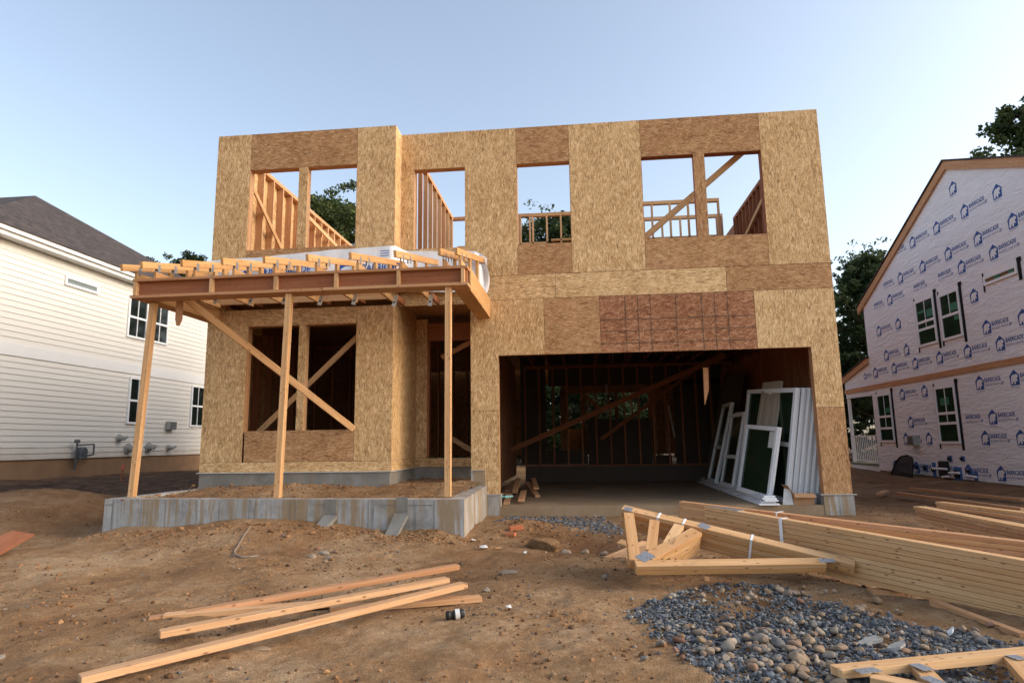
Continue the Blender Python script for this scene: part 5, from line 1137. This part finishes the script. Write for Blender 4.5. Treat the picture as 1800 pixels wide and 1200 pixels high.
# ------------------------------------------------------------------ trees
def tree_mesh(seed, hgt, rad, base, nb, nl, leaf, lean=0):
    """returns (wood MB, leaf MB): tapered trunk, limbs, leaf clumps round the twig ends"""
    r_ = random.Random(seed); wd = MB(); lf = MB(); tops = []
    trunk = [Vector((0, 0, -.3))]; n = 7
    for i in range(1, n+1): trunk.append(Vector((lean*i/n+r_.gauss(0, .12), r_.gauss(0, .12), hgt*.88*i/n)))
    R0 = hgt*.017
    for i in range(n): wd.cyl(trunk[i], trunk[i+1], R0*(1-i/n*.85), R0*(1-(i+1)/n*.85), 8)
    for b in range(nb):
        f = base+(1-base)*(b+.5)/nb; i = min(n-1, int(f*n)); p = trunk[i].lerp(trunk[i+1], f*n-i); a = b*2.4+r_.uniform(-.4, .4)
        prof = math.sin(math.pi*min(1, max(0.05, (f-base)/(1-base)*.82+.16)))**.7; L_ = rad*prof*r_.uniform(.72, 1.0)
        d = Vector((math.cos(a), math.sin(a), r_.uniform(.15, .6))); mid = p+d*L_*.5+Vector((0, 0, r_.gauss(0, .1))); end = p+d*L_+Vector((0, 0, L_*.12))
        wd.cyl(p, mid, R0*.35*(1-f*.5), R0*.22*(1-f*.5), 6, caps=False); wd.cyl(mid, end, R0*.22*(1-f*.5), R0*.06, 6, caps=False)
        for q in range(r_.randint(5, 8)):
            s0 = p.lerp(end, r_.uniform(.3, 1)); e = s0+Vector((r_.gauss(0, 1), r_.gauss(0, 1), r_.gauss(.2, .7)))*L_*.16
            wd.cyl(s0, e, R0*.08, R0*.03, 5, caps=False); cr_ = r_.uniform(.22, .5)*max(.7, rad*.25); tops.append((e, cr_)); tops.append((s0.lerp(e, .3)+Vector((r_.gauss(0, .3), r_.gauss(0, .3), r_.gauss(0, .25))), cr_*.9))
    for b in range(int(nb*2.2)):
        f = base+(1-base)*r_.random()**.8; a = r_.uniform(0, 6.28); prof = math.sin(math.pi*min(1, max(0.05, (f-base)/(1-base)*.82+.16)))**.7
        rr_ = rad*prof*r_.uniform(.3, 1.0); tops.append((Vector((math.cos(a)*rr_+lean*f, math.sin(a)*rr_, hgt*.88*f+r_.uniform(-.03, .03)*hgt)), r_.uniform(.35, .7)*max(.7, rad*.25)))
    for q in range(int(nb*.6)): tops.append((trunk[-1]+Vector((r_.gauss(0, rad*.16), r_.gauss(0, rad*.16), r_.gauss(0, rad*.16))), .4))
    per = max(4, nl//len(tops)); rn = np.random.default_rng(seed)
    for (c, cr) in tops:
        ct = rn.uniform(0, .7); k = int(per*rn.uniform(.5, 1.5))
        off = rn.normal(0, 1, (k, 3)); off *= (cr*rn.random(k)**.5/np.linalg.norm(off, axis=1))[:, None]; off[:, 2] *= .7
        for o_ in off:
            u = Vector(rn.normal(0, 1, 3)).normalized(); v = u.orthogonal().normalized(); v = Matrix.Rotation(rn.uniform(0, 6.28), 3, u) @ v; s_ = leaf*rn.uniform(.6, 1.3); p = c+Vector(o_)
            lf.face([p-u*s_*.9, p+v*s_*.45, p+u*s_*.9, p-v*s_*.45], [(0, 0)]*4, min(1, max(0, ct+rn.uniform(-.12, .35))))
    return wd, lf
protos = {}
def make_tree(key, loc, sc, rz, label, mat):
    if key not in protos:
        r = thing('tree', label, 'tree', (0, 0, 0), 'trees beyond the building site'); spec = dict(a=(1, 15, 4.6, .25, 44, 60000, .115), b=(2, 13, 3.4, .20, 38, 44000, .115), c=(3, 13, 4.6, .04, 40, 34000, .18), d=(5, 12, 2.6, .34, 24, 11000, .095))[key]
        wd, lf = tree_mesh(*spec); t_ = wd.build('trunk', 'bark', r, origin=Vector((0, 0, 0))); c_ = lf.build('crown', mat, r, origin=Vector((0, 0, 0))); protos[key] = (r, t_, c_); r.location = loc; r.scale = (sc,)*3; r.rotation_euler.z = rz; return
    r0_, t0, c0 = protos[key]; r = r0_.copy(); COL.objects.link(r); r['label'] = label; r.location = loc; r.scale = (sc,)*3; r.rotation_euler.z = rz
    for ch in (t0, c0): c = ch.copy(); COL.objects.link(c); c.parent = r
    r.children[1].data = r.children[1].data
tl = [('a', (-13.7, 24, 0), 1.07, 2.3, 'broad leafy tree seen through the upper left window hole', 'leaf'),
      ('b', (-15.9, 25, 0), .97, 1.2, 'slimmer dark tree left of the broad tree behind the upper left window', 'leaf_dark'),
      ('b', (-24.9, 24, 0), .93, 2.2, 'treetop just above the cream house roof, nearest its roof corner', 'leaf_dark'), ('a', (-23.3, 24, 0), .81, 4, 'rounded treetop between the cream house roof and the unfinished house', 'leaf'), ('b', (-21.9, 24, 0), .95, 5, 'treetop touching the left edge of the unfinished house', 'leaf_dark'),
      ('d', (-1.75, 22, 0), 1.13, .5, 'sparse tree seen in the left half of the fourth window hole', 'leaf'), ('b', (-.25, 21, 0), .98, 3.0, 'leafy tree seen in the right half of the fourth window hole', 'leaf'),
      ('d', (4.2, 24, 0), .85, 3.4, 'small sparse tree seen low in the right upper window pair', 'leaf'), ('b', (-5.2, 24, 0), .80, 3.4, 'tree behind the third upper window hole', 'leaf'),
      ('a', (24.6, 22.5, 0), 1.27, 2.0, 'large green tree rising behind the gable of the wrapped house', 'leaf'), ('b', (16.2, 20, 0), .82, 4.4, 'treetop peeking over the upper slope of the gable', 'leaf'), ('d', (14.3, 21, 0), .87, 1, 'sparse tuft of branches low beside the gable slope', 'leaf'),
      ('d', (12.9, 19, 0), .82, 0, 'bare topped tree with thin twigs between the two houses', 'leaf'), ('b', (12.3, 17.5, -.3), .70, 1, 'dark dense tree filling the gap between the two houses', 'leaf_dark'), ('c', (15.3, 17.5, -.5), .50, 2, 'dark tree behind the far porch of the wrapped house', 'leaf_dark'), ('c', (10.6, 20, -.5), .54, 3, 'dark tree just right of the unfinished house pier', 'leaf_dark'), ('c', (18.5, 18.5, -.5), .5, 4, 'dark tree behind the middle of the wrapped house', 'leaf_dark'),
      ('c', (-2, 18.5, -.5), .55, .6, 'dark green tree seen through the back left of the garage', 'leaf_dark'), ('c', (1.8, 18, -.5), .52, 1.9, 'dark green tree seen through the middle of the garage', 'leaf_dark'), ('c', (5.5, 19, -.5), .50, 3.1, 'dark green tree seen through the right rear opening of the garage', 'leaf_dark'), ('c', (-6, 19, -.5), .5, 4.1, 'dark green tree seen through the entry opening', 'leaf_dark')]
for a in tl: make_tree(*a)

def forest():
    rn = np.random.default_rng(77); lf = MB()
    for i in range(260):
        cx, cy = rn.uniform(-34, 44), rn.uniform(27, 33); h = rn.uniform(2.2, 6.2) if cx < 12 else rn.uniform(4, 8); r = rn.uniform(1.2, 2.2)
        for q in range(150):
            o = rn.normal(0, 1, 3); o /= np.linalg.norm(o); p = Vector((cx+o[0]*r*rn.random()**.3, cy+o[1]*r*.8, max(-.2, h*rn.random()**.7+o[2]*.5)))
            u = Vector(rn.normal(0, 1, 3)).normalized(); v = u.orthogonal().normalized(); s_ = rn.uniform(.18, .38)
            lf.face([p-u*s_, p+v*s_*.5, p+u*s_, p-v*s_*.5], [(0, 0)]*4, rn.random()*.8)
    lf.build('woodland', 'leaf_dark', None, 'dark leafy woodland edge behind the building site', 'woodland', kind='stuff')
forest()
